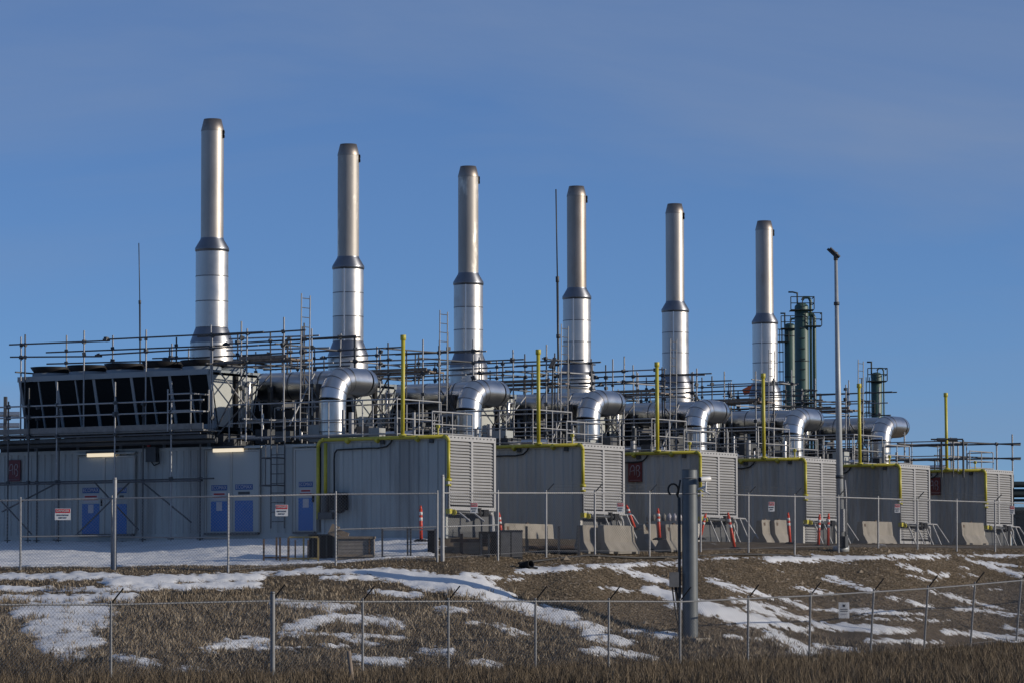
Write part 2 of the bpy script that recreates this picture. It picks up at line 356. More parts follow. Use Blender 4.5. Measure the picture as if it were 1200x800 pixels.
def snow_mask(x, y, X, Y, D):
    s = np.full(x.shape, -30.)
    for x0, y0, x1, y1, w in CAPS:
        dx, dy = (x1 - x0), (y1 - y0); k = .4
        t = np.clip(((x - x0) * dx * k * k + (y - y0) * dy) / (dx * dx * k * k + dy * dy + 1e-6), 0, 1)
        d = np.sqrt(((x - x0 - t * dx) * k) ** 2 + (y - y0 - t * dy) ** 2); s = np.maximum(s, w * (.82 if x0 > 840 and y0 > 672 else 1.35 if x0 < 600 and y0 > 700 else 1.2 if x0 < 600 else 1.) - d)
    yard = inside([(-400, 636), (312, 636), (314, 656), (250, 656), (150, 658), (40, 661), (-400, 664)], x, y) | inside([(425, 630), (505, 628), (512, 650), (425, 655)], x, y)
    s = np.where(yard, np.maximum(s, 5.), s)
    deep = D > np.interp(x, _sx, _sD[:, 4]) + 1.0
    s = np.where(deep & ~yard & (x > 526), -6 + 9 * (fbm(X * .7, Y * .7, 61, 3) - .2), s)
    s = np.where(deep & (x <= 526), np.clip((512 - x) / 4, -8, 5), s)
    n = 5.5 * (fbm(X * 1.5, Y * 1.5, 41, 4) - .47) + 7.5 * (fbm(X * 5.5, Y * 5.5, 51, 3) - .47) + 3.5 * (vnoise(X * 15, Y * 15, 57) - .5)
    n = n + np.where((y > 698) & (x < 640), 5.5 * (fbm(X * 3.3, Y * 3.3, 87, 3) - .5), 0)
    s = np.where(D > 200, 1.0, s)
    return s + n
SN = snow_mask(PX, PY, GX, GY, GD); GR = gravel_mask(PX, PY, GX, GY)
def grid_faces(nd, na, keep=None):
    i = np.arange(nd - 1)[:, None] * na + np.arange(na - 1)[None, :]
    f = np.stack([i, i + 1, i + na + 1, i + na], -1)[..., ::-1]
    return f[keep] if keep is not None else f.reshape(-1, 4)
def np_mesh(V, Fq, m, smooth=True):
    me = bpy.data.meshes.new('mesh'); k = Fq.shape[1]
    me.vertices.add(len(V)); me.vertices.foreach_set('co', np.ascontiguousarray(V, np.float32).ravel())
    me.loops.add(Fq.size); me.loops.foreach_set('vertex_index', np.ascontiguousarray(Fq, np.int32).ravel())
    me.polygons.add(len(Fq)); me.polygons.foreach_set('loop_start', np.arange(0, Fq.size, k, dtype=np.int32))
    me.polygons.foreach_set('use_smooth', np.full(len(Fq), smooth)); me.update(calc_edges=True); me.materials.append(MATS[m]); return me
def ground_mat():
    m = bpy.data.materials.new('ground_soil'); m.use_nodes = True; t = m.node_tree; b = t.nodes['Principled BSDF']; lk = t.links.new
    b.inputs['Roughness'].default_value = .95; b.inputs['Specular IOR Level'].default_value = .1
    g = N(t, 'ShaderNodeNewGeometry')
    def ramp(src, a, c, p=(.3, .7)):
        r = N(t, 'ShaderNodeValToRGB'); r.color_ramp.elements[0].position, r.color_ramp.elements[1].position = p
        r.color_ramp.elements[0].color = (*a, 1); r.color_ramp.elements[1].color = (*c, 1); lk(src, r.inputs[0]); return r.outputs[0]
    n1 = N(t, 'ShaderNodeTexNoise', i_Scale=14., i_Detail=6.); n2 = N(t, 'ShaderNodeTexVoronoi', i_Scale=26.); n3 = N(t, 'ShaderNodeTexNoise', i_Scale=.7, i_Detail=5.)
    for n in (n1, n2, n3): lk(g.outputs['Position'], n.inputs['Vector'])
    soil = ramp(n1.outputs[0], (.06, .048, .034), (.17, .135, .095))
    sp = N(t, 'ShaderNodeSeparateColor'); lk(n2.outputs['Color'], sp.inputs[0])
    grav = ramp(sp.outputs[0], (.075, .059, .04), (.225, .178, .122), (.1, .95))
    at_ = N(t, 'ShaderNodeAttribute', attribute_name='gravel'); mx = N(t, 'ShaderNodeMixRGB'); lk(at_.outputs['Fac'], mx.inputs['Fac']); lk(soil, mx.inputs['Color1']); lk(grav, mx.inputs['Color2'])
    tone = ramp(n3.outputs[0], (.72, .72, .72), (1.15, 1.12, 1.08)); mu = N(t, 'ShaderNodeMixRGB', blend_type='MULTIPLY'); mu.inputs['Fac'].default_value = 1
    lk(mx.outputs[0], mu.inputs['Color1']); lk(tone, mu.inputs['Color2']); lk(mu.outputs[0], b.inputs['Base Color'])
    bp = N(t, 'ShaderNodeBump', i_Strength=.7, i_Distance=.03); lk(n2.outputs['Distance'], bp.inputs['Height']); lk(bp.outputs[0], b.inputs['Normal'])
    MATS['ground_soil'] = m
ground_mat()
gm = np_mesh(np.stack([GX, GY, GZ], -1).reshape(-1, 3), grid_faces(*GX.shape), 'ground_soil')
a_ = gm.attributes.new('gravel', 'FLOAT', 'POINT'); a_.data.foreach_set('value', GR.astype(np.float32).ravel())
single('ground', gm, None, None, kind='structure')
# the snow: a sheet with its own thickness, which runs under the soil at its edges
keep = (np.maximum(np.maximum(SN[:-1, :-1], SN[1:, :-1]), np.maximum(SN[:-1, 1:], SN[1:, 1:])) > -1.2) & (GD[:-1, :-1] > 60) & (GD[:-1, :-1] < 190) & (np.abs(GA[:-1, :-1]) < 60)
fs = grid_faces(*GX.shape, keep=keep); used = np.unique(fs); rm = np.full(GX.size, -1); rm[used] = np.arange(len(used))
sz = GZ + np.clip(SN * .012, -.05, .05) + np.where(SN > 0, .012 * (fbm(GX * 5, GY * 5, 71, 3) - .4), 0)
SV = np.stack([GX, GY, sz], -1).reshape(-1, 3)[used]
snm = np_mesh(SV, rm[fs], 'snow'); a_ = snm.attributes.new('depth', 'FLOAT', 'POINT'); a_.data.foreach_set('value', SN.ravel()[used].astype(np.float32))
single('snow', snm, 'thin old snow lying in patches and streaks on the bank and yard', 'snow', kind='stuff')

def sample(n, d0, d1, a0, a1):
    D = RNG.uniform(d0, d1, n); A = RNG.uniform(a0, a1, n)
    return CAMXY[0] + D * F2[0] + A * R2[0], CAMXY[1] + D * F2[1] + A * R2[1], D
def scatter_state(X, Y, D):
    Z = terrain(X, Y); x, y = proj_np(X, Y, Z); return Z, x, y, snow_mask(x, y, X, Y, D), gravel_mask(x, y, X, Y)
def blades(X, Y, Z, H, per, spread, width, lean, m):
    n = len(X); bx = np.repeat(X, per) + RNG.normal(0, spread, n * per); by = np.repeat(Y, per) + RNG.normal(0, spread, n * per); bz = np.repeat(Z, per) - .03
    h = np.repeat(H, per) * RNG.uniform(.55, 1.15, n * per); an = RNG.uniform(0, 2 * np.pi, n * per); w = width * RNG.uniform(.6, 1.4, n * per)
    lx = RNG.normal(0, lean, n * per) * h; ly = RNG.normal(0, lean, n * per) * h; cx, cy = np.cos(an) * w, np.sin(an) * w
    v = np.stack([np.stack([bx - cx, by - cy, bz], -1), np.stack([bx + cx, by + cy, bz], -1), np.stack([bx + cx * .7 + lx * .4, by + cy * .7 + ly * .4, bz + h * .6], -1),
                  np.stack([bx - cx * .7 + lx * .4, by - cy * .7 + ly * .4, bz + h * .6], -1), np.stack([bx + lx, by + ly, bz + h], -1)], 1)
    k = np.arange(n * per)[:, None] * 5
    tri = np.concatenate([k + np.array([[0, 1, 2]]), k + np.array([[0, 2, 3]]), k + np.array([[3, 2, 4]])], 0)
    return np_mesh(v.reshape(-1, 3), tri, m, False)
# short dry stubble on the left bank and along the upper fence
X, Y, D = sample(60000, 73, 93, -17, 17); Z, x, y, s, g = scatter_state(X, Y, D)
ok = (RNG.uniform(0, 1, len(X)) < np.where(y > 702, np.where(s > 4.5, .12, np.where(s > -1, .5, 1.)), np.where(s > 1.2, .03, np.where(s > -1, .35, 1.)))) & (g < RNG.uniform(0, .9, len(X))) & (D < np.interp(x, _sx, _sD[:, 4]) + .8)
hgt = np.where(y < 680, .07, np.where(y < 700, .10, .15)) * RNG.uniform(.6, 1.3, len(X))
single('dry_grass', blades(X[ok], Y[ok], Z[ok], hgt[ok], 6, .045, .0095, .4, 'dry_grass'), 'short dry brown stubble covering the bank between the fences', 'grass', kind='stuff')
# straw tufts standing above the stubble
X, Y, D = sample(5200, 74, 91, -17, 10); Z, x, y, s, g = scatter_state(X, Y, D)
ok = (y > 690) & (s < 2.5) & (g < .4) & (fbm(X * .8, Y * .8, 77, 3) > RNG.uniform(.3, .62, len(X)))
single('straw_tufts', blades(X[ok], Y[ok], Z[ok], RNG.uniform(.14, .30, int(ok.sum())), 12, .05, .009, .45, 'dry_grass'), 'loose straw tufts standing above the stubble on the left bank', 'grass', kind='stuff')
# tall grass along the foot of the lower fence and in front of it
X, Y, D = sample(26000, 69, 101, -17, 18); Z, x, y, s, g = scatter_state(X, Y, D)
edge = np.interp(x, [-100, 0, 100, 320, 500, 620, 800, 900, 1000, 1100, 1200, 1300], [742, 748, 772, 780, 778, 772, 770, 765, 760, 756, 752, 750]) + 26 * (fbm(X * .9, Y * .9, 31, 3) - .47)
ok = (y > edge) & (RNG.uniform(0, 1, len(X)) < np.clip((y - edge) / 24 + .25, 0, 1)); hh = np.clip(.20 + (y - edge) * .006, .18, .42) * RNG.uniform(.6, 1.35, len(X))
single('tall_grass', blades(X[ok], Y[ok], Z[ok], hh[ok], 8, .07, .008, .28, 'tall_grass'), 'tall dry weeds and grass in front of the lower fence', 'grass', kind='stuff')
# pebbles on the gravel bank
X, Y, D = sample(150000, 86, 120, -6, 18); Z, x, y, s, g = scatter_state(X, Y, D)
ok = (g > RNG.uniform(.2, .8, len(X))) & (s < 1.0) & (D < np.interp(x, _sx, _sD[:, 4]) + 1.5) & (x < 1240); X, Y, Z = X[ok], Y[ok], Z[ok]; n = len(X)
r = RNG.uniform(.014, .042, n) * np.where(RNG.uniform(0, 1, n) < .012, RNG.uniform(1.6, 3, n), 1); o8 = np.array([[1, 0, 0], [0, 1, 0], [-1, 0, 0], [0, -1, 0], [0, 0, .8], [0, 0, -.6]])
v = np.stack([X, Y, Z + .006], -1)[:, None, :] + o8[None] * r[:, None, None] * RNG.uniform(.6, 1.25, (n, 6, 1))
t8 = np.array([[0, 1, 4], [1, 2, 4], [2, 3, 4], [3, 0, 4], [1, 0, 5], [2, 1, 5], [3, 2, 5], [0, 3, 5]])
single('pebbles', np_mesh(v.reshape(-1, 3), (np.arange(n)[:, None, None] * 6 + t8[None]).reshape(-1, 3), 'pebbles', False), 'loose brown pebbles covering the right hand bank', 'gravel', kind='stuff')

# ------------------------------------------------------------------ the six generator units
UX = [0.0] + [7.32 + 7.2 * k for k in range(5)]
ORD = ['first and nearest', 'second', 'third', 'fourth', 'fifth', 'sixth and farthest']
def vz(x, y, U=0.0): p = on_x(x, y, U); return p.y, p.z - PAD     # distance along a container and height above the pad
H, CW, CL = 2.883, 2.5, 17.2

def corrugated(v0, v1, z0, z1, u, side, pitch=.27, depth=.032):
    """trapezoid ribs along the wall, one continuous sheet"""
    pts = []; v = v0
    while v < v1 - 1e-6:
        for dv, du in ((0, 0), (.12, 0), (.15, depth), (.24, depth)):
            if v + dv * pitch / .27 < v1: pts.append((v + dv * pitch / .27, du))
        v += pitch
    pts.append((v1, 0)); V = []; Fc = []
    for v, du in pts: V += [(u + side * du, v, z0), (u + side * du, v, z1)]
    for k in range(len(pts) - 1):
        q = (2 * k, 2 * k + 1, 2 * k + 3, 2 * k + 2); Fc.append(q if side > 0 else q[::-1])
    return V, Fc
SLAT = None
def slat_mesh(w, m='louver_paint'):
    a, d, t = math.radians(42), .062, .008          # blade tips outward and down
    c, s = math.cos(a), math.sin(a); V = []
    for x in (-w / 2, w / 2):
        for p, q in ((-d, -t), (d, -t), (d, t), (-d, t)): V.append((x, p * c - q * s, p * s + q * c))
    return new_mesh(V, [(0, 1, 2, 3), (7, 6, 5, 4), (0, 4, 5, 1), (1, 5, 6, 2), (2, 6, 7, 3), (3, 7, 4, 0)], m)
SLAT = slat_mesh(1.06)

def handrail(t, pts, name='handrail', post_step=1.25, h=1.1, z=H, mid=.55):
    """a run of tube railing: rails are the part, posts its sub-parts"""
    first = None
    for (a, b) in zip(pts[:-1], pts[1:]):
        a, b = Vector((*a, z)), Vector((*b, z)); L_ = (b - a).length; n = max(1, round(L_ / post_step)); d = (b - a) / n
        V, Fc = [], []
        for hh, r in ((h, .022), (mid, .018), (.1, .018)):
            v, f = tube_parts([a + Vector((0, 0, hh)), b + Vector((0, 0, hh))], r, 6); f = [tuple(i + len(V) for i in q) for q in f]; V += v; Fc += f
        rail = t.mesh(name, V, Fc, 'galvanised', None, False)
        for k in range(n + (1 if b == Vector((*pts[-1], z)) else 0)):
            p = a + d * k; t.rod('post', p, p + Vector((0, 0, h)), .02, 'galvanised', rail, 8)

def make_container(i):
    worn = 'container_paint' if i == 0 else 'container_paint_worn'
    t = Thing('generator_container', '', 'container', (UX[i], 0, PAD), 'generator containers in a row')
    t.box('base_skid', (.03, .15, -.05), (CW - .03, CL, .16), 'dark_steel')
    FR = 4.45                                        # the front module ends here, the long rear one follows
    V, Fc = corrugated(.2, FR - .1, .18, H - .13, .035, -1, .33); t.mesh('side_wall', V, Fc, worn)
    V, Fc = corrugated(FR + .1, CL, .18, H - .22, .06, -1); sw = t.mesh('side_wall', V, Fc, worn)
    V, Fc = corrugated(.2, CL, .18, H - .13, CW - .035, 1, .33); t.mesh('side_wall', V, Fc, worn)
    t.box('end_wall', (.05, CL - .05, .16), (CW - .05, CL, H - .2), worn)
    t.box('end_wall', (.06, .16, .16), (CW - .06, .22, H - .1), 'end_dark')
    t.box('roof', (.04, .12, H - .13), (CW - .04, FR - .02, H - .02), 'galvanised_old_shaded'); t.box('roof', (.06, FR + .02, H - .22), (CW - .06, CL, H - .14), 'galvanised_old_shaded')
    for u in (0, CW - .12):
        t.box('corner_post', (u, .08, -.03), (u + .12, .2, H), worn); t.box('corner_post', (u, FR - .12, -.03), (u + .12, FR, H - .003), worn)
        t.box('top_rail', (u + .006, .205, H - .125), (u + .114, FR - .125, H - .006), worn); t.box('top_rail', (u + .03, FR + .003, H - .22), (u + .12, CL - .003, H - .12), worn)
        t.box('bottom_rail', (u + .008, .205, -.02), (u + .112, FR - .125, .18), worn); t.box('bottom_rail', (u + .02, FR + .003, -.02), (u + .1, CL - .003, .18), worn)
    # intake louver on the end facing the yard
    z0 = .77 if i not in (4,) else .06
    fr = t.box('louver_frame', (0, 0, H - .14), (CW, .1, H + .012), 'louver_paint')
    for a, b in (((0, .002, z0), (.1, .098, H - .142)), ((CW - .1, .002, z0), (CW, .098, H - .142)), ((CW / 2 - .05, .004, z0 + .1), (CW / 2 + .05, .096, H - .142)), ((.102, .003, z0), (CW - .102, .097, z0 + .1))):
        t.box('louver_frame', a, b, 'louver_paint')
    t.box('louver_backing', (.1, .11, z0), (CW - .1, .14, H - .14), 'dark_opening')
    nrow = int((H - .16 - z0 - .12) / .086)
    for k in range(nrow):
        for c in (.1 + .575, CW - .1 - .575):
            o = t.add('louver_slat', SLAT); o.location = (c, .055, H - .2 - k * .086)
            o.rotation_euler[0] = random.uniform(-.05, .05)
    for u in np.arange(.12, CW, .19): t.box('bolt', (u, -.012, H - .06), (u + .05, 0, H - .03), 'dark_steel')
    if i in (3,):
        for k in range(7):
            o = t.add('louver_slat', SLAT); o.location = (.675, .12, .62 - k * .086)
    # dark cable looping under the roof edge and down the wall
    cv = [(-.04, 1.9, H - .05), (-.045, 1.95, H - .16), (-.045, 2.1, H - .27), (-.045, 2.4, H - .31)] + [(-.045, v, H - .31 - .008 * math.sin(v * 4)) for v in np.arange(2.6, 3.75, .2)]
    cv += [(-.045, 3.85, H - .33), (-.045, 3.93, H - .42), (-.045, 3.95, H - .6), (-.045, 3.94, 1.5), (-.045, 3.95, .9)]
    t.tube('cable', cv, .024, 'hose', None, 6)
    rs = random.Random(90 + i); v = .3
    while v < 4.2:
        w = rs.uniform(.04, .3); t.box('pale_block', (-.012, v, H - .004), (rs.uniform(.06, .2), v + w, H + rs.uniform(.015, .04)), 'snow'); v += w + rs.uniform(.1, .7)  # small pale blocks scattered along the near roof edge
    for v in (.5, 2.2): t.box('bracket', (-.05, v, H - .2), (0, v + .13, H - .06), 'dark_steel')
    # railings on the roof
    handrail(t, [(.12, 7.9), (.12, 1.85), (2.38, 1.85), (2.38, 7.9)]); handrail(t, [(.3, .75), (2.38, .75), (2.38, 1.8)], h=.72, mid=.36)
    # small valves, boxes and pipes on the roof
    rnd = random.Random(40 + i)
    for k in range(9):
        u, v, h = rnd.uniform(.3, 2.2), rnd.uniform(2.2, 7.5), rnd.uniform(.25, .95); t.rod('vent_pipe', (u, v, H - .03), (u, v, H + h), rnd.choice((.03, .05, .08)), rnd.choice(('galvanised', 'galvanised_old_shaded', 'dark_steel', 'cladding_dull')))
    for k in range(5):
        u, v, h, w = rnd.uniform(.2, 1.9), rnd.uniform(2.4, 8), rnd.uniform(.25, .6), rnd.uniform(.2, .5); t.box('equipment_box', (u, v, H - .03), (u + w, v + w * 1.2, H + h), rnd.choice(('galvanised_old_shaded', 'dark_steel', 'container_paint')))
    t.tube('roof_pipe', [(.5, 2.6, H + .1), (.5, 7.6, H + .1)], .06, 'galvanised', None, 8); t.tube('roof_pipe', [(2.1, 2.6, H + .2), (2.1, 8.3, H + .2), (1.2, 8.3, H + .2)], .08, 'cladding_dull', None, 8)
    # pipe from the gas flange under the louver, bent down to the ground
    pb = [(.05, -.16, .70), (1.9, -.16, .70)] + arc((1.9, -.16, .5), (0, 0, 1), (1, 0, 0), .2, 4)[1:] + [(2.1, -.16, .12)]
    t.tube('drain_pipe', pb[:2], .05, 'dark_steel', None, 8); t.tube('drain_pipe', [(1.92, -.163, .70)] + pb[2:], .042, 'louver_paint', None, 8)
    t.rod('valve', (1.35, -.16, .56), (1.35, -.16, .84), .075, 'black'); t.box('valve', (1.5, -.24, .6), (1.75, -.09, .8), 'black')
    # ladder-like stand of sloping bars under the louver
    if i:
        V, Fc = [], []
        bars = [((.1, -.12, .80), (2.75, -.12, .77))]
        for u in (.3, 1.0, 1.7, 2.35): bars.append(((u, -.14, .78), (u + .2, -.42, -.05)))
        bars.append(((2.75, -.12, .77), (2.95, -.5, .12)))
        for a, b in bars: t.rod('stand_bar', a, b, .026, 'louver_paint', None, 8)
    else:
        for u in (.25, 1.0): t.rod('stand_bar', (u, -.2, .70), (u + .1, -.5, .45), .03, 'louver_paint', None, 8)
        t.mesh('stand_leg', *lathe([(.10, -.1), (.055, .62)], 10), 'louver_paint').location = (1.75, -.35, 0)
    return t
def fill_under(t): t.box('gap_fill_box', (.5, 8.4, H - .135), (2.0, CL - .05, H + .28), 'dark_steel')  # dark box added to close the slit of sky above the roof
def red_plate(t, v, z, w=.52, h=.66):
    p = t.box('name_plate', (-.035, v - w / 2, z - h / 2), (-.02, v + w / 2, z + h / 2), 'plate_red')
    ch = [[(-.19, -.12), (-.17, .06), (-.12, .14), (-.06, .15), (-.03, .1), (-.02, -.12)], [(-.19, -.02), (-.02, .02)], [(.05, -.12), (.04, .1), (.08, .15), (.14, .14), (.16, .08), (.12, .02), (.05, .01)], [(.12, .01), (.17, -.05), (.15, -.13), (.08, -.16)], [(-.2, -.25), (.2, -.25)]]
    for k, c in enumerate(ch):                       # two rounded letters and a line
        o = t.tube('letter_stroke', [(-.042, v - a * 1.05, z + b * 1.2 + .02) for a, b in c], .012 if k < 4 else .005, 'plate_line', None, 5)
CONT = []
for i in range(6):
    t = make_container(i); CONT.append(t)
    t.o['label'] = ['grey generator container nearest the camera, long wall with blue-panelled doors', 'second grey generator container, its louver above a concrete barrier',
        'third grey generator container, red plate on its side, behind the camera pole', 'fourth grey generator container, its louver beside the tall light pole',
        'fifth grey generator container, with a louver reaching down to the ground', 'sixth and farthest grey generator container, at the right edge, red plate on its side'][i]
red_plate(CONT[2], *vz(745, 552, UX[2])); red_plate(CONT[5], *vz(1095, 569, UX[5])); red_plate(CONT[0], *vz(17, 551))

# doors, lamps and fittings on the long near wall
t = CONT[0]; fill_under(t)
def wall_rect(x0, y0, x1, y1): (va, za), (vb, zb) = vz(x0, y0), vz(x1, y1); return min(va, vb), max(va, vb), min(za, zb), max(za, zb)
def door(x0, x1, ytop, panel, handle_left):
    v0, v1, z0, z1 = wall_rect(x0, ytop, x1, 628); d = t.box('door', (-.025, v0, .2), (.03, v1, z1), 'container_paint')
    for a, b in (((-.05, v0 - .05, .2), (.03, v0 - .004, z1 + .05)), ((-.05, v1 + .004, .2), (.03, v1 + .05, z1 + .05)), ((-.048, v0 - .003, z1 + .004), (.028, v1 + .003, z1 + .048))): t.box('door_frame', a, b, 'container_paint_worn')
    t.box('threshold', (-.14, v0 - .02, .13), (.0, v1 + .02, .195), 'galvanised_old_shaded')
    loc = d.location.copy(); sc = Vector(d.scale)
    def sub(name, a, b, m):                          # sub-parts keep their own size under the scaled door
        o = t.add(name, cube_mesh(m), d); c = (Vector(a) + Vector(b)) / 2 - loc; o.location = [c[k] / sc[k] for k in range(3)]; o.scale = [abs(b[k] - a[k]) / sc[k] for k in range(3)]; return o
    x0p, x1p, y0p, y1p = panel; a0, a1, b0, b1 = wall_rect(x0p, y0p, x1p, y1p)
    sub('blue_panel', (-.032, a0, b0), (-.0255, a1, b1), 'blue_panel')
    a0_, a1_, c0, c1 = wall_rect(x0p, y0p - 19, x1p, y0p - 13); sub('notice', (-.031, a0 + .01, c0), (-.026, a1 - .01, c1), 'blue_print')
    letters(t, 'lettering', 'ECOMAX', (c1 - c0) * .95, 'pale_print', (-.034, (a0 + a1) / 2, (c0 + c1) / 2), (math.pi / 2, 0, -math.pi / 2), None, (a1 - a0) * .86 / (4.0 * (c1 - c0) * .95))
    if handle_left is not None:
        _, _, c0, c1 = wall_rect(x0p, y0p - 11, x1p, y0p - 2); sub('notice', (-.031, a0 + .06, c0), (-.026, a1 - .06, c1), 'pale_print'); sub('notice', (-.034, a0 + .05, (c0 + c1) / 2 - .05), (-.0315, a1 - .05, (c0 + c1) / 2 - .02), 'red_print')
        sub('letter', (-.034, a0 + .1, c1 - .09), (-.0315, a1 - .1, c1 - .04), 'red_print')
        sub('paper', (-.038, (a0 + a1) / 2 - .11, b1 - .28), (-.033, (a0 + a1) / 2 + .1, b1 - .02), 'pale_print')
        hv = v0 + .06 if handle_left else v1 - .06; sub('handle', (-.07, hv - .02, 1.05), (-.03, hv + .03, 1.3), 'black')
    else: sub('notice', (-.031, a0 + .12, (b1 + .18)), (-.026, a1 - .12, (b1 + .26)), 'dark_steel')
    return d
door(93, 122, 536, (97, 117, 590, 625), True); door(123, 157, 536, (137, 149, 590, 625), None)
door(243, 271, 529, (248, 267, 587, 622), True); door(272, 304, 529, (276, 297, 586, 622), None)
door(347, 370, 527, (350.5, 367.5, 583, 621), True)
for x0, x1, y0, y1 in ((90, 160, 531, 535), (240, 308, 524, 528), (343, 373, 521, 525)):
    v0, v1, z0, z1 = wall_rect(x0, y0, x1, y1); t.box('door_hood', (-.10, v0, z1 - .05), (.03, v1, z1 + .0), 'container_paint')
for x0, x1, y in ((105, 137, 532.6), (252.5, 287, 527)):
    v0, v1, z0, z1 = wall_rect(x0, y - 1.6, x1, y + 1.6)
    k = t.box('wall_lamp', (-.13, v0, z0), (-.06, v1, z1), 'lamp_tube'); k['label'] = 'lit cream tube lamp above the doors'; t.box('lamp_housing', (-.15, v0 - .03, z1 + .003), (.0, v1 + .03, z1 + .07), 'dark_steel')
# wall ladder with two hoops
for x in (317.5, 333.5):
    v0, z = vz(x, 570, -.15); t.rod('ladder_rail', (-.15, v0, .3), (-.15, v0, 3.55), .022, 'galvanised_old_shaded')
va, vb = vz(317.5, 560, -.15)[0], vz(333.5, 560, -.15)[0]
for k in range(11): t.rod('ladder_rung', (-.15, va, .5 + k * .28), (-.15, vb, .5 + k * .28), .014, 'galvanised_old_shaded', None, 6)
for z in (1.55, 2.35): t.tube('ladder_hoop', [(-.15, vb, z), (-.6, vb - .05, z), (-.75, (va + vb) / 2, z), (-.6, va + .05, z), (-.15, va, z)], .02, 'galvanised_old_shaded', None, 6)
for q in ((-.6, vb - .05), (-.75, (va + vb) / 2), (-.6, va + .05)): t.rod('ladder_hoop', (*q, 1.55), (*q, 2.75), .014, 'galvanised_old_shaded', None, 6)
v, z = vz(180, 531); t.box('siren_box', (-.16, v - .2, z - .25), (0, v + .18, z + .2), 'dark_steel'); t.rod('siren_lamp', (-.1, v + .1, z + .2), (-.1, v + .1, z + .34), .06, 'red_print'); t.tube('cable', [(-.1, v, z - .25), (-.1, v - .1, z - .36), (-.1, v - .3, z - .3), (-.08, v - .25, z)], .02, 'hose', None, 6)
v, z = vz(400, 585); t.box('valve_box', (-.3, v - .25, z - .3), (-.02, v + .2, z + .2), 'black')

# ------------------------------------------------------------------ yellow gas pipes with tall vents
def make_gas_pipe(i):
    t = Thing('gas_pipe', '', 'pipe', (UX[i], 0, PAD), 'yellow gas pipes')
    u, zt = -.075, H - .025
    t.tube('header', [(u, 4.3, zt), (u, .1, zt)], .052, 'yellow_paint', None, 10)
    t.tube('elbow', arc((u, .1, zt - .16), (0, 0, 1), (0, -1, 0), .16, 4), .054, 'yellow_paint', None, 10)
    t.tube('drop', [(u, -.06, zt - .16), (u, -.06, 1.62)], .052, 'yellow_paint', None, 10)
    t.rod('flange', (u, -.06, 1.58), (u, -.06, 1.66), .095, 'yellow_paint'); t.rod('flange', (u, -.06, 1.44), (u, -.06, 1.50), .085, 'yellow_paint')
    t.rod('drop', (u, -.06, .72), (u, -.06, 1.44), .028, 'galvanised_old_shaded'); t.box('valve', (u - .06, -.14, .66), (u + .08, .0, .8), 'yellow_paint'); t.rod('flange', (u + .1, -.16, .7), (u + .15, -.16, .7), .085, 'yellow_paint')
    v = 1.52; lean = random.uniform(-.02, .02)
    t.tube('vent', [(u, v, zt), (u, v + lean, zt + 2.85)], .058, 'yellow_paint', None, 12); t.rod('vent_cap', (u, v + lean, zt + 2.78), (u, v + lean, zt + 2.93), .082, 'yellow_paint', None, 12); t.rod('flange', (u, v, zt + .02), (u, v, zt + .1), .11, 'yellow_paint')
    for q in (.95, 2.35, 3.4):
        t.rod('bracket', (u, q, zt - .07), (u, q + .09, zt - .02), .09, 'yellow_paint')
    t.rod('valve', (u + .3, .5, zt), (u + .3, .5, zt + .3), .022, 'yellow_paint'); t.rod('hand_wheel', (u + .27, .5, zt + .3), (u + .33, .5, zt + .3), .055, 'yellow_paint')
    if i == 0:
        t.tube('elbow', arc((u, 4.3, zt - .2), (0, 0, 1), (0, 1, 0), .2, 4), .054, 'yellow_paint', None, 10); t.tube('drop', [(u, 4.5, zt - .2), (u, 4.5, .55)], .055, 'yellow_paint', None, 10)
        t.tube('drop', [(u - .02, 4.22, zt - .1), (u - .02, 4.22, 1.25)], .055, 'yellow_paint', None, 10); t.rod('valve', (u - .02, 4.22, .75), (u - .02, 4.22, 1.25), .11, 'dark_steel'); t.box('valve', (u - .15, 3.9, .55), (u + .02, 4.4, .75), 'dark_steel')
        t.rod('hand_wheel', (u - .2, 3.6, .95), (u - .14, 3.6, .95), .24, 'black', None, 12)
    return t
for i in range(6):
    make_gas_pipe(i).o['label'] = f'yellow gas pipe with upright vent on the {["first container, nearest", "second container", "third container", "fourth container", "fifth container", "sixth container, farthest"][i]}'

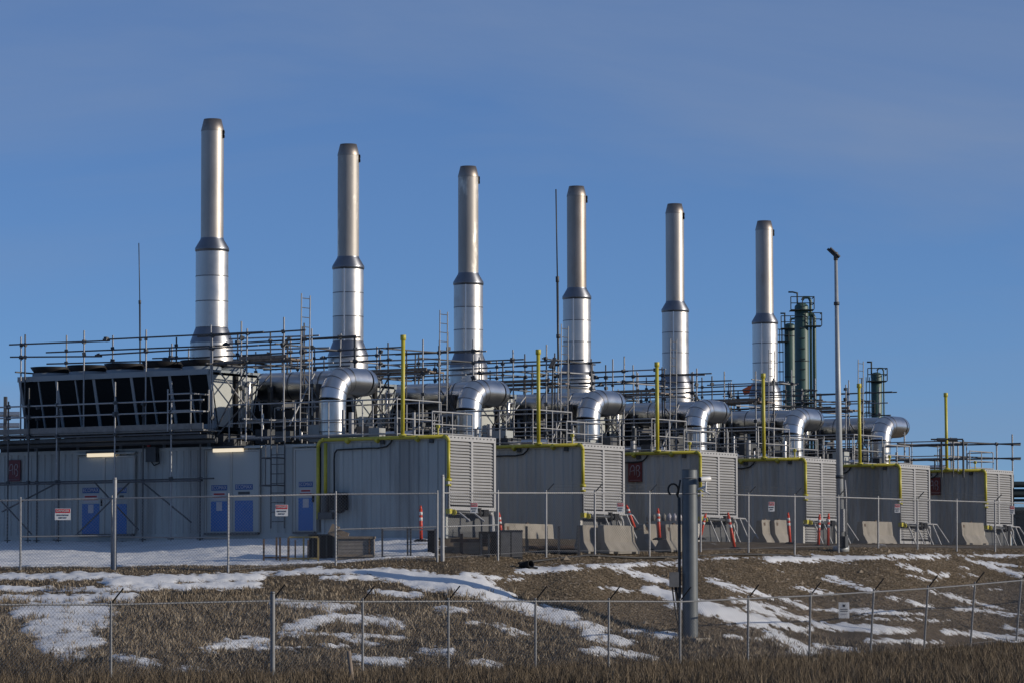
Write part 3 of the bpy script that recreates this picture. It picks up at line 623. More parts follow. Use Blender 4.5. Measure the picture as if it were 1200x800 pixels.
# ------------------------------------------------------------------ exhaust ducts and stacks
DU, RU, RV, DZ, DR, BR = 3.39, 1.27, 4.95, 4.70, .40, .62
def make_duct(i):
    t = Thing('exhaust_duct', '', 'duct', (UX[i], 0, PAD), 'exhaust ducts')
    t.add('riser', new_mesh(*tube_parts([(RU, RV, H - .1), (RU, RV, DZ - BR)], DR, 40, False), 'elbow_metal', True))
    for z in (H + .25, H + .52): t.add('band', new_mesh(*tube_parts([(RU, RV, z), (RU, RV, z + .03)], DR + .012, 40, False), 'seam_dark', True))
    A = arc((RU + BR, RV, DZ - BR), (-1, 0, 0), (0, 0, 1), BR, 4); B = arc((DU - BR, RV + BR, DZ), (0, -1, 0), (1, 0, 0), BR, 4)
    for P in (A, B):
        V, Fc = tube_parts([P[0] - (P[1] - P[0]) * .01] + P + [P[-1] + (P[-1] - P[-2]) * .01], DR, 40, False)
        for k in range(1, 5):
            ring = list(range(k * 40, k * 40 + 80)); m = [tuple(x - k * 40 for x in f) for f in Fc if all(k * 40 <= x < k * 40 + 80 for x in f)]
            t.add('elbow_section', new_mesh([V[x] for x in ring], m, 'elbow_metal', True))
        for k in range(5):
            V2, F2_ = [], []
            c = P[k]; ring = [V[(k + 1) * 40 + j] for j in range(40)]; d = (P[min(k + 1, 4)] - P[max(k - 1, 0)]).normalized() * .012
            for q in ring: V2 += [c + (q - c) * 1.018 - d, c + (q - c) * 1.018 + d]
            F2_ = [(2 * j, 2 * ((j + 1) % 40), 2 * ((j + 1) % 40) + 1, 2 * j + 1) for j in range(40)]; t.mesh('seam', V2, F2_, 'seam_dark', None, True)
    t.add('crossover', new_mesh(*tube_parts([A[-1], B[0]], DR, 40, False), 'elbow_metal', True))
    v = RV + BR; k = 0
    while v < 12.2:
        w = min(v + 1.15, 12.2); t.add('duct_section', new_mesh(*tube_parts([(DU, v, DZ), (DU, w, DZ)], DR + .03, 40, False), 'elbow_metal', True))
        t.add('seam', new_mesh(*tube_parts([(DU, w - .015, DZ), (DU, w + .015, DZ)], DR + .042, 40, False), 'seam_dark', True)); v = w
    t.mesh('end_cap', *[q for q in tube_parts([(DU, 12.19, DZ), (DU, 12.21, DZ)], DR + .03, 40, True)], 'cladding_dull')
    for v in (6.6, 8.4, 10.2, 12.0):                  # saddle frames down to the pad
        for u in (DU - .55, DU + .55): t.box('support_column', (u - .06, v - .06, 0), (u + .06, v + .06, DZ), 'galvanised_old_shaded')
        t.box('support_beam', (DU - .65, v - .05, DZ - .62), (DU + .65, v + .05, DZ - .46), 'galvanised_old_shaded')
    t.box('silencer_housing', (DU - .5, 6.8, .25), (DU + .5, 12.0, DZ - .75), 'dark_steel')
    return t
def make_stack(i):
    t = Thing('exhaust_stack', '', 'exhaust stack', (UX[i] + DU, 11.09, PAD), 'exhaust stacks')
    rn = random.Random(i)
    zt = 13.125 + (.0, .0, .0, .0, .02, .0)[i]
    def L_(name, prof, m, par=None): return t.add(name, new_mesh(*lathe(prof, 48), m, True), par)
    zb = DZ + .36
    L_('base_drum', [(.66, zb), (.66, 6.12)], 'cladding'); t.add('base_flange', new_mesh(*lathe([(.5, zb - .04), (.86, zb - .04), (.86, zb + .05), (.66, zb + .05)], 32), 'black'))
    L_('lower_cone', [(.668, 6.12), (.668, 6.16), (.505, 6.60)], 'cone_metal')
    zc = [6.60, 7.42, 8.20, 8.98]
    for a, b in zip(zc[:-1], zc[1:]):
        bnd = L_('cladding_band', [(.505, a + .012), (.505, b - .012)], 'cladding_darker' if rn.random() < .45 else 'cladding'); L_('seam', [(.509, b - .014), (.513, b), (.509, b + .014)], 'seam_dark', bnd)
    L_('collar', [(.512, 8.98), (.53, 9.0), (.53, 9.08), (.365, 9.36), (.36, 9.40)], 'cone_metal')
    L_('flue', [(.352, 9.38), (.352, zt - .38)], ('stainless', 'stainless_patchy', 'stainless_patchy', 'stainless_brown', 'stainless', 'stainless')[i]); L_('tip', [(.36, zt - .38), (.36, zt - .35), (.275, zt), (.25, zt), (.25, zt - .4)], 'stainless_tip')
    if i:
        a = math.atan2(-F2[1], -F2[0]) - .25 - rn.uniform(-.1, .1)
        s = t.box('seam_strip', (-.006, -.02, 6.6), (.006, .02, 8.98), 'seam'); s.location = (.508 * math.cos(a), .508 * math.sin(a), 7.79); s.rotation_euler[2] = a
    a = math.atan2(R2[1], R2[0]) + rn.uniform(-.5, .1)
    for z in (zt - .55, zt - .42): b = t.box('bracket', (-.05, -.03, z), (.05, .03, z + .09), 'black'); b.location = (.355 * math.cos(a), .355 * math.sin(a), z); b.rotation_euler[2] = a
    b = t.box('bracket', (-.02, -.02, zt - .62), (.02, .02, zt - .36), 'black'); b.location = (.375 * math.cos(a), .375 * math.sin(a), zt - .48)
    return t
NTH = ['first and tallest looking', 'second', 'third', 'fourth', 'fifth', 'sixth and shortest looking']
for i in range(6):
    make_duct(i).o['label'] = f'silver exhaust duct bending up from the {ORD[i]} container'
    make_stack(i).o['label'] = f'{NTH[i]} of the six silver exhaust stacks, counted from the left'

# ------------------------------------------------------------------ dry coolers
def make_cooler(i, full):
    t = Thing('dry_cooler', '', 'cooler', (UX[i], 8.61, PAD), 'dry coolers on the containers')
    zb, zt, ln, n = 3.38, 5.02, 7.35, 5; bay = ln / n
    def face(sgn, uc):                                # leaning coil faces, wide at the top
        tp, bt = uc + sgn * 1.22, uc + sgn * .86
        for k in range(n):
            for h in (0, 1):
                a, b = k * bay + h * bay / 2 + .05, k * bay + (h + 1) * bay / 2 - .05
                V = [(bt, a, zb + .1), (bt, b, zb + .1), (tp, b, zt - .1), (tp, a, zt - .1)]; V += [(x - sgn * .06, y, z) for x, y, z in V]
                t.mesh('coil_panel', V, [(0, 1, 2, 3), (7, 6, 5, 4), (0, 4, 5, 1), (1, 5, 6, 2), (2, 6, 7, 3), (3, 7, 4, 0)], 'cooler_coil')
        for k in range(n + 1):
            y = k * bay; V = [(bt + sgn * .02, y - .05, zb), (bt + sgn * .02, y + .05, zb), (tp + sgn * .02, y + .05, zt - .1), (tp + sgn * .02, y - .05, zt - .1)]; V += [(x - sgn * .1, y, z) for x, y, z in V]
            t.mesh('frame_post', V, [(0, 1, 2, 3), (7, 6, 5, 4), (0, 4, 5, 1), (1, 5, 6, 2), (2, 6, 7, 3), (3, 7, 4, 0)], 'cooler_paint')
            if k < n:
                y += bay / 2; V = [(bt + sgn * .015, y - .022, zb), (bt + sgn * .015, y + .022, zb), (tp + sgn * .015, y + .022, zt - .1), (tp + sgn * .015, y - .022, zt - .1)]; V += [(x - sgn * .06, y, z) for x, y, z in V]
                t.mesh('frame_post', V, [(0, 1, 2, 3), (7, 6, 5, 4), (0, 4, 5, 1), (1, 5, 6, 2), (2, 6, 7, 3), (3, 7, 4, 0)], 'cooler_paint')
        t.box('top_frame', (tp - .07, -.05, zt - .1), (tp + .07, ln + .05, zt + .06), 'cooler_paint'); t.box('bottom_frame', (bt - .06, -.045, zb - .06), (bt + .06, ln + .045, zb + .08), 'cooler_paint')
    uc = 1.25
    face(-1, uc); face(1, uc)
    t.box('fan_deck', (uc - 1.2, -.045, zt - .02), (uc + 1.2, ln + .045, zt + .05), 'cooler_paint')
    V = [(uc - .84, 0, zb), (uc + .84, 0, zb), (uc + 1.2, 0, zt - .1), (uc - 1.2, 0, zt - .1)]; V += [(x, y - .03, z) for x, y, z in V]
    for y in (-.02, ln + .02):
        t.mesh('end_panel', [(a, b + y, c) for a, b, c in V], [(0, 1, 2, 3), (7, 6, 5, 4), (0, 4, 5, 1), (1, 5, 6, 2), (2, 6, 7, 3), (3, 7, 4, 0)], 'cooler_end')
    t.box('end_post', (uc - .08, -.12, zb), (uc + .1, -.055, zt - .1), 'black'); t.tube('header_pipe', [(uc + .5, -.2, zb), (uc + .5, -.2, zt - .3), (uc + .75, -.2, zt - .3)], .07, 'cladding_dull', None, 8)
    for k in range(n):
        for r, u in ((0, uc - .6), (1, uc + .6)):
            f = t.mesh('fan_cowl', *lathe([(.54, zt + .16), (.56, zt + .22), (.66, zt + .36), (.64, zt + .36), (.53, zt + .2), (.1, zt + .19)], 28), 'black', None, True); f.location = (u, (k + .5) * bay, .0)
            f2 = t.mesh('fan_ring', *lathe([(.60, zt + .03), (.585, zt + .17), (.50, zt + .175)], 28), 'cooler_paint', None, True); f2.location = (u, (k + .5) * bay, 0)
    for y in np.linspace(.3, ln - .3, 5):
        for u in (.5, 2.0): t.box('leg', (u - .06, y - .06, H - .15 if True else 0), (u + .06, y + .06, zb - .05), 'cooler_paint')
    t.box('gap_fill', (.45, .1, H - .13), (2.05, ln - .1, zb - .21), 'dark_steel'); t.box('base_beam', (.2, 0, zb - .2), (.34, ln, zb - .07), 'dark_steel'); t.box('base_beam', (2.16, 0, zb - .2), (2.3, ln, zb - .07), 'dark_steel')  # dark box added to fill the sky gap under the cooler, then base beams
    return t
for i in range(6):
    make_cooler(i, i == 0).o['label'] = 'long dry cooler with dark leaning coil panels and fans on the first container' if i == 0 else f'dry cooler with pale end wall on the {ORD[i]} container behind scaffolding'

# ------------------------------------------------------------------ scaffolds
def coupler(t, p, par=None):
    o = t.add('coupler', cube_mesh('dark_steel'), par); o.location = p; s = random.uniform(.085, .12); o.scale = (s, s, s * 1.1); o.rotation_euler = (random.uniform(-.4, .4), 0, random.uniform(0, 1.5)); return o
def make_scaffold(i):
    rn = random.Random(70 + i); J = lambda s=.04: rn.uniform(-s, s)
    t = Thing('scaffold', '', 'scaffold', (UX[i], 0, PAD), 'tube scaffolds round the stacks')
    r = .0245
    # guard rails over the cooler, both sides
    for u, off in ((-.18, 0), (2.68, -1.25)):
        vs_ = [8.3 + off + 2.45 * k for k in range(4)] + [15.75 if off == 0 else 16.4]
        m = 'galvanised' if off == 0 else 'galvanised_old_shaded'
        for v in vs_:
            v += J(.08); z1 = 6.35 + rn.uniform(-.08, .22); t.rod('standard', (u, v, 3.0), (u + J(.02), v, z1), r, 'galvanised' if rn.random() < .6 else 'galvanised_old_shaded')
            for z in (5.67, 6.05): coupler(t, (u, v, z))
        a, b = 6.6 if off == 0 else 5.3, 16.25 if off == 0 else 16.9
        for z in ((5.67, 6.05) if i == 0 or off == 0 else (6.05,)):
            mid = rn.uniform(9.5, 12.5); d = J(.05)
            t.rod('ledger', (u - .05, a + J(.3), z + J(.02)), (u - .05, mid + .3, z + d), r, 'galvanised_old_shaded'); t.rod('ledger', (u - .1, mid, z + d - .05), (u - .1, b + J(.2), z + J(.03)), r, 'galvanised_old_shaded'); coupler(t, (u - .08, mid + .15, z + d))
    for v in (8.3, 15.7): t.rod('transom', (-.5, v, 5.2), (3.0, v, 5.2), r, 'galvanised_old_shaded')
    # tower between cooler and elbow
    us, vs_ = (-.18, 1.25, 2.68), (5.7, 7.0, 8.3)
    for u in us:
        for v in vs_:
            if u == 1.25 and v == 7.0: continue
            t.rod('standard', (u + J(), v + J(), H - .02), (u + J(.03), v + J(.03), rn.uniform(6.1, 6.6)), r, rn.choice(('galvanised', 'galvanised', 'galvanised_old_shaded')))
            for z in rn.sample((3.6, 4.55, 5.2, 5.67, 6.05), 3): coupler(t, (u, v, z))
    for z in (3.55, 5.2, 5.67, 6.05):
        for u in us:
            if rn.random() < (.4 if z < 5 else .6): t.rod('ledger', (u + .04, 5.2 + J(.3), z + J(.04)), (u + .04, 8.7 + J(.3), z + J(.04)), r, rn.choice(('galvanised_old_shaded', 'galvanised')))
        for v in vs_:
            if rn.random() < (.35 if z < 5 else .45): t.rod('transom', (-.45 + J(.15), v + .05, z + J(.04)), (2.95 + J(.2), v + .05, z + J(.04)), r, rn.choice(('galvanised_old_shaded', 'galvanised', 'galvanised_old_shaded')))
    for a, b in (((-.2, 8.3, 3.0), (-.2, 7.0, 5.1)), ((0, 8.25, 3.1), (2.6, 8.25, 5.0)), ((2.6, 8.2, 3.1), (0, 8.2, 5.0)), ((2.7, 5.7, 3.2), (2.7, 7.0, 4.9)), ((0, 5.6, 3.3), (1.25, 5.6, 4.9))):
        t.rod('brace', a, b, r, rn.choice(('galvanised_old_shaded', 'galvanised_old_shaded', 'galvanised')))
    for k in range(4):                                 # plank deck
        u = -.15 + k * .24; t.box('plank', (u, 5.5 + J(.15), 5.23 + J(.015)), (u + .225, 8.1 + J(.2), 5.275 + J(.01)), 'board')
    t.box('toe_board', (-.21, 5.55, 5.285), (-.175, 7.6 + J(.3), 5.38), 'board')
    for v in (9.2, 12.9):                               # a few tubes clamped round the stack foot
        t.rod('standard', (4.55, v + J(.1), 3.2), (4.55, v, 6.2 + J(.12)), r, rn.choice(('galvanised', 'galvanised_old_shaded'))); coupler(t, (4.55, v, 5.67))
    t.rod('ledger', (4.6, 8.6 + J(.2), 5.67), (4.6, 13.6 + J(.3), 5.67 + J(.03)), r, 'galvanised_old_shaded')
    # ladder
    u0, v0 = .28, 5.42; lad = t.rod('ladder', (u0, v0, H), (u0, v0 - .05, 7.15 + J(.05)), .019, 'galvanised')
    lad2 = t.rod('ladder', (u0 + .43, v0, H), (u0 + .43, v0 - .05, 7.15), .019, 'galvanised')
    for k in range(15): t.rod('ladder_rung', (u0, v0 - .003 * k, H + .25 + k * .28), (u0 + .43, v0 - .003 * k, H + .25 + k * .28), .013, 'galvanised_old_shaded', None, 6)
    return t
for i in range(6): make_scaffold(i).o['label'] = f'tube scaffold with ladder and planks round the {["first", "second", "third", "fourth", "fifth", "sixth and farthest"][i]} stack'

# walkway scaffold standing in front of the near wall
t = Thing('walkway_scaffold', 'scaffold walkway with grey deck along the near container wall', 'scaffold', (-.95, 8.4, PAD)); r = .0245
def loc(x, y, U): p = on_x(x, y, U); return p.y - 8.4, p.z - PAD
for x, yt, m, U in ((10, 470, 'galvanised_old_shaded', -.95), (34, 454, 'galvanised_old_shaded', -1.0), (67, 447, 'galvanised', -.95), (135, 447, 'galvanised', -1.05), (201, 446, 'galvanised', -.95), (235, 461, 'galvanised_old_shaded', -.3), (69.5, 480, 'galvanised_old_shaded', -.3), (168, 468, 'galvanised_old_shaded', -.3), (44, 487, 'galvanised_old_shaded', -.3), (-40, 455, 'galvanised', -.95)):
    v, z = loc(x, yt, U); t.rod('standard', (U + .95, v, -.05), (U + .95, v, z), r, m); t.box('base_plate', (U + .88, v - .07, -.0), (U + 1.02, v + .07, .03), 'dark_steel')
    for zz in (1.78, 3.15, 3.76, 4.1): coupler(t, (U + .95, v, zz))
for z in (3.76, 4.1): t.rod('ledger', (-.03, -.4, z), (-.03, 11, z), r, 'galvanised')
for z in (1.72, 1.80, 3.12): t.rod('ledger', (-.05 if z != 1.8 else .6, -.3, z), (-.05 if z != 1.8 else .6, 11, z), r, 'galvanised_old_shaded')
for a, b in (((0, 6.2, .2), (0, 8, 1.7)), ((0, 7.4, .9), (0, 5.2, 1.75)), ((.3, .3, .5), (.3, 2.2, 1.75)), ((.3, 2.3, .3), (.3, 4, 1.75)), ((0, 4.4, .2), (0, 2.4, 1.72))): t.rod('brace', a, b, r, 'galvanised_old_shaded')
for k in range(4): t.box('deck_board', (.02 + k * .225, -.35, 3.19), (.235 + k * .225, 11, 3.24), 'deck_grey')
t.box('toe_board', (-.02, -.35, 3.25), (.015, 11, 3.42), 'deck_grey'); t.box('cable_tray', (.1, -.4, 2.98), (.5, 11, 3.08), 'dark_steel'); t.rod('pipe', (.6, -.4, 2.93), (.6, 11, 2.93), .09, 'dark_steel')
for a, b in (((-.02, .1), (-.02, .95)), ((-.02, .1), (.85, .1))):
    for z in (3.8, 4.3): t.rod('end_rail', (*a, z), (*b, z), r, 'galvanised')
    for q in (a, b): t.rod('end_rail', (*q, 3.2), (*q, 4.45), r, 'galvanised')
# low frame of tubes on the roof of the last unit
t = Thing('roof_scaffold', 'tube guard rails standing on the farthest container at the right', 'scaffold', (UX[5], 0, PAD + H))
for u, v, h in ((1.3, 2.4, 1.25), (2.6, .7, 1.1), (3.6, .5, 1.45), (-.2, 1.0, .9), (.6, 3.6, 1.5), (2.6, 2.6, 1.35)): t.rod('standard', (u, v, -.6 if u > 2.5 else -.05), (u, v, h), .03, 'galvanised')
for z in (1.05, .5):
    t.rod('ledger', (2.6, -.3, z), (2.6, 4.4, z), .03, 'galvanised_old_shaded'); t.rod('ledger', (.9, 2.5, z + .1), (3.9, .3, z), .03, 'galvanised_old_shaded'); t.rod('ledger', (.0, 3.6, z), (3.8, 3.6, z), .03, 'galvanised_old_shaded'); t.rod('ledger', (-.2, .6, z - .1), (-.2, 4, z - .1), .03, 'galvanised_old_shaded')
for u, v, z in ((2.6, .7, 1.05), (3.6, .5, 1.05), (3.6, .5, .5), (2.6, 2.6, .5)): coupler(t, (u, v, z))

# ------------------------------------------------------------------ rods, lamps, windsock
def rod_thing(x0, y0, x1, y1, D, label, r0, kx):
    a, b = at(x1, y1, D), at(x0, y0, D); t = Thing('lightning_rod', label, 'lightning rod', a, 'lightning rods'); d = b - a
    t.tube('mast', [(0, 0, -1.5), d * .52], r0, 'dark_steel', None, 8); t.tube('tip', [d * .51, d], r0 * .55, 'dark_steel', None, 6); t.rod('clamp', d * .5, d * .53, r0 * 1.5, 'dark_steel'); t.rod('clamp', d * .2, d * .22, r0 * 1.8, 'dark_steel')
rod_thing(162.7, 285, 165, 428, 108.5, 'thin dark lightning rod rising above the dry cooler at left', .028, 0); rod_thing(651.5, 222, 655, 440, 118, 'tall dark lightning rod just left of the fourth stack', .042, 0)
def floodlight(x, y, yb, D, label, s=1.):
    a, b = at(x - 1, yb, D), at(x, y, D); t = Thing('floodlight', label, 'floodlight', a, 'small floodlights on posts'); d = b - a
    t.rod('post', (0, 0, -.4), d - Vector((0, 0, .12)), .03, 'dark_steel'); h = t.box('lamp_head', d + Vector((-.09, -.17, -.12)), d + Vector((.0, .17, .24)), 'dark_steel'); h.rotation_euler = (0, .45, -.9)
    g = t.box('lens', d + Vector((-.11, -.14, -.1)), d + Vector((-.095, .14, .2)), 'galvanised'); g.rotation_euler = (0, .45, -.9); g.location = d + Vector((.045, -.045, .06)); t.rod('yoke', d + Vector((0, 0, -.13)), d + Vector((0, 0, 0)), .05, 'dark_steel')
floodlight(337, 403, 450, 104, 'small floodlight on a post left of the second stack'); floodlight(648, 427, 465, 112, 'small floodlight on a post left of the fourth stack')
p = at(1110, 540, 127); t = Thing('twin_floodlight', 'pair of dark floodlights on a frame above the farthest container', 'floodlight', p)
for q in (-.2, .22):
    c = R2 * q; o = t.box('lamp_head', (-.17, -.12, .72), (.17, .12, .82), 'dark_steel'); o.location = (c[0], c[1], .80); o.rotation_euler = (.25, 0, math.atan2(R2[1], R2[0])); t.rod('post', (c[0], c[1], -.6), (c[0], c[1], .74), .025, 'dark_steel')
c = R2 * .6; t.rod('post', (c[0], c[1], -.6), (c[0], c[1], .8), .04, 'dark_steel'); t.rod('crossbar', (-c[0], -c[1], .82), (c[0], c[1], .82), .03, 'dark_steel')
p = at(871, 459, 150); t = Thing('windsock', 'orange windsock half hidden behind the sixth stack', 'windsock', p)
V, Fc = tube_parts([(0, 0, 0), (R2[0] * .35, R2[1] * .35, .12), (R2[0] * .8, R2[1] * .8, .28)], [.13, .19, .25], 12); t.mesh('sock', V, Fc, 'windsock', None, True); t.rod('mast', (R2[0] * .82, R2[1] * .82, -6), (R2[0] * .82, R2[1] * .82, .7), .04, 'galvanised_old_shaded'); t.tube('hoop', [(R2[0] * .82 + .25 * math.cos(a) * F2[0], R2[1] * .82 + .25 * math.cos(a) * F2[1], .28 + .25 * math.sin(a)) for a in np.linspace(0, 6.28, 13)], .02, 'dark_steel', None, 5)

# tall yard light
rx_, ry_ = R2
b = at(985.5, 641, 106.5); top = at(979.5, 304, 106.5); d = top - b
t = Thing('yard_light', 'tall tapering grey light pole with a floodlight head at its top', 'light pole', b)
t.tube('pole', [Vector((0, 0, -.5)), d * .5, d], [.125, .092, .05], 'light_pole', None, 16); t.rod('base_flange', (0, 0, -.15), (0, 0, .06), .26, 'light_pole', None, 14); t.box('access_cover', (-.15, -.17, .5), (-.03, -.05, 1.2), 'galvanised')
t.rod('bracket', d + Vector((0, 0, -.03)), d + Vector((0, 0, .22)), .07, 'dark_steel'); hd = t.rod('lamp_head', d + Vector((rx_ * .12, ry_ * .12, .06)), d + Vector((-rx_ * .24, -ry_ * .24, .40)), .1, 'galvanised_old_shaded', None, 4)
hd.scale = (.10, .05, hd.scale[2] * .85); t.rod('lens', d + Vector((-rx_ * .02, -ry_ * .02, .10)), d + Vector((-rx_ * .26, -ry_ * .26, .33)), .04, 'glass_dark', None, 4)
for z in (2.2, 7.6): t.rod('band', d * (z / d.z) - Vector((0, 0, .05)), d * (z / d.z) + Vector((0, 0, .05)), .13 if z < 4 else .09, 'dark_steel')
t.tube('conduit', [(R2[0] * .17, R2[1] * .17, 0), (R2[0] * .17, R2[1] * .17, 1.6), (R2[0] * .14, R2[1] * .14, 2.1)], .03, 'galvanised', None, 8); t.box('junction_box', (-.28, -.3, .0), (-.08, -.1, .35), 'dark_steel')

# camera pole in the bank
b = at(809, 746, 87.6); t = Thing('camera_pole', 'thick steel pole in the bank carrying a white security camera', 'pole', b)
Hh = (746 - 551) * 87.6 / FPX; fx, fy = F2; rx, ry = R2
def lc(r, f, z): return (rx * r + fx * f, ry * r + fy * f, z)
t.rod('pole', (0, 0, -.8), (0, 0, Hh), .2, 'pole_steel', None, 32); t.rod('cap', (0, 0, Hh), (0, 0, Hh + .02), .19, 'pole_steel', None, 32)
t.rod('conduit', lc(-.27, -.02, -.1), lc(-.27, -.02, Hh - .7), .04, 'dark_steel'); t.tube('cable_loop', [lc(-.27, 0, Hh - .75)] + [lc(-.42 + .13 * math.cos(a), 0, Hh - .5 + .15 * math.sin(a)) for a in np.linspace(-.8, 4.2, 12)], .025, 'hose', None, 8); t.tube('cable_loop', [lc(-.3, -.02, Hh - .62), lc(-.24, -.1, Hh - .25)], .025, 'hose', None, 8)
for z in (Hh - .62, Hh - .22): t.rod('strap', (0, 0, z), (0, 0, z + .025), .204, 'galvanised', None, 32)
bx = t.box('junction_box', lc(-.52, -.12, 1.28), lc(-.30, .02, 1.66), 'deck_grey'); bx.scale = (.24, .2, .38); bx.rotation_euler[2] = math.atan2(ry, rx)
for q in (-.46, -.39, -.35): t.tube('cable', [lc(q, -.1, 1.28), lc(q + .03, -.12, 1.0), lc(q + .1, -.15, .5), lc(-.24, -.12, .05)], .02, 'hose', None, 6)
t.rod('camera_arm', lc(.2, -.05, Hh - .5), lc(.42, -.12, Hh - .42), .03, 'camera_white'); t.rod('camera_arm', lc(.40, -.12, Hh - .55), lc(.42, -.12, Hh - .18), .025, 'camera_white'); t.rod('security_camera', lc(.26, -.22, Hh - .25), lc(.52, -.08, Hh - .225), .068, 'camera_white', None, 14); t.rod('lens', lc(.24, -.23, Hh - .252), lc(.27, -.215, Hh - .25), .06, 'black', None, 14); t.rod('camera_arm', lc(.3, -.12, Hh - .5), lc(.52, -.12, Hh - .62), .02, 'camera_white')
t.box('footing', (-.4, -.4, -.8), (.4, .4, -.02), 'concrete')

# ------------------------------------------------------------------ concrete barriers
JP = [(-.30, 0), (.30, 0), (.30, .08), (.14, .34), (.10, .81), (-.10, .81), (-.14, .34), (-.30, .08)]
def barrier(x0, x1, yb, D, label, notch=True, m='concrete', yaw=0.):
    """front face runs between two photo columns, parallel to the louvers; jersey profile"""
    p = at(x0, yb, D); Ln = (x1 - x0) * D / FPX / math.sin(TH + yaw); t = Thing('concrete_barrier', label, 'barrier', p, 'concrete barriers', -yaw)
    n = len(JP); V = []; xs = [0, .03, Ln - .03, Ln]
    for k, x in enumerate(xs):
        q = .96 if k in (0, 3) else 1
        V += [(x, a * q + .30, max(0, b * (q if b > .5 else 1))) for a, b in JP]
    Fc = [tuple(range(n))[::-1], tuple(3 * n + k for k in range(n))]
    for j in range(3): Fc += [(j * n + k, j * n + (k + 1) % n, (j + 1) * n + (k + 1) % n, (j + 1) * n + k) for k in range(n)]
    t.mesh('body', V, Fc, m)
    for q in (Ln * .2, Ln * .8): t.box('lifting_slot', (q - .12, -.003, -.002), (q + .12, .04, .06), 'black')
    if notch:
        t.box('key_slot', (.12, .175, .62), (.22, .22, .72), 'rusty'); t.box('lifting_eye', (Ln * .5, .27, .805), (Ln * .5 + .1, .33, .85), 'rusty')
    return t
barrier(598, 656, 645, 99.5, 'concrete barrier behind the grey steel box, below the second container')
barrier(690, 714, 648, 97.0, 'short left half of the concrete barrier pair under the second louver', False); barrier(714.6, 752, 648, 97.2, 'wider right half of the concrete barrier pair under the second louver', False)
barrier(761, 777, 645, 101.2, 'narrow concrete barrier with a red post before it, left of the camera pole'); barrier(787, 812, 646, 100.2, 'tan concrete barrier partly hidden behind the camera pole')
barrier(899, 913, 637, 113, 'left concrete barrier standing end on below the fourth container'); barrier(914, 930, 637, 113.4, 'right concrete barrier standing end on below the fourth container')
barrier(1017, 1059, 637.5, 117.5, 'concrete barrier in front of the fifth container'); barrier(1133, 1166, 637.5, 123.5, 'concrete barrier in front of the farthest container')
p = at(772, 606, 101.6); t = Thing('jug_row', 'row of pale plastic jugs standing on the concrete barrier', 'jugs', at(760, 607.5, 101.3))
for k in range(7):
    c = R2 * (k * .155) + F2 * .05; t.mesh('jug', *lathe([(0, .0), (.068, .0), (.07, .13), (.045, .19), (.02, .2), (.02, .23), (0, .23)], 12), 'concrete' if k < 4 else 'pale_print', None, True).location = (c[0], c[1], -.06)

# ------------------------------------------------------------------ orange delineator posts
def delineator(xb, yb, xt, yt, D, label):
    b, a = at(xb, yb, D), at(xt, yt, D); t = Thing('delineator_post', label, 'delineator', b, 'orange delineator posts'); d = a - b
    t.mesh('base', *lathe([(0, .07), (.12, .07), (.2, .03), (.21, 0)], 14), 'black'); t.tube('tube', [(0, 0, .02), d * .9], .046, 'orange_plastic', None, 14); t.tube('top', [d * .9, d * .94, d], [.044, .028, .032], 'orange_plastic', None, 12)
    for k in (.58, .74): t.tube('reflective_band', [d * k, d * (k + .09)], .049, 'reflective_band', None, 14)
delineator(493.5, 634, 493, 592, 95.5, 'upright red delineator post on the snow left of the first louver'); delineator(588, 632, 584.5, 600, 97.5, 'red and white delineator post beside the first louver, above the grey box')
delineator(744, 620, 734, 591, 100.5, 'leaning red and white delineator post above the barrier pair'); delineator(773, 632, 771, 595, 100, 'red topped delineator post before the tan barriers')
delineator(861, 643, 853, 600, 103.5, 'leaning red delineator post in front of the third louver'); delineator(820, 632, 827, 601, 104, 'red delineator post tilted the other way beside the camera pole')
delineator(926, 637, 923.5, 600, 112, 'red delineator post right of the end-on barriers'); delineator(959, 640, 960.5, 602, 111, 'left of two red delineator posts beneath the fourth louver'); delineator(970.5, 641, 971, 601, 110.6, 'right of two red delineator posts beneath the fourth louver')

# ------------------------------------------------------------------ chain-link fences
def chain_link(pts, h0, h1, cell=.062, r=.0026):
    """crossing wires woven between the posts, on the camera side of the rails"""
    V = []; Fc = []
    for a, b in zip(pts[:-1], pts[1:]):
        a, b = Vector(a), Vector(b); L_ = Vector((b.x - a.x, b.y - a.y, 0)).length; hgt = h1 - h0; n = int((L_ + hgt) / (cell * 1.414))
        for sgn in (1, -1):
            for k in range(n + 1):
                s0 = k * cell * 1.414 - hgt; lo, hi = max(0, s0), min(L_, s0 + hgt)
                if hi - lo < .02: continue
                q = []
                for s in (lo, hi):
                    w = s / L_ if sgn > 0 else 1 - s / L_; z = h0 + (s - s0); p = a.lerp(b, w); q.append(p + Vector((0, 0, z)) - Vector((fx, fy, 0)) * (.034 + .003 * sgn))
                d = (q[1] - q[0]).normalized(); e1 = d.cross(Vector((fx, fy, 0))).normalized(); e2 = d.cross(e1); i0 = len(V)
                for p in q:
                    for an in (0, 2.094, 4.189): V.append(p + e1 * r * math.cos(an) + e2 * r * math.sin(an))
                Fc += [(i0, i0 + 1, i0 + 4, i0 + 3), (i0 + 1, i0 + 2, i0 + 5, i0 + 4), (i0 + 2, i0, i0 + 3, i0 + 5)]
    return V, Fc
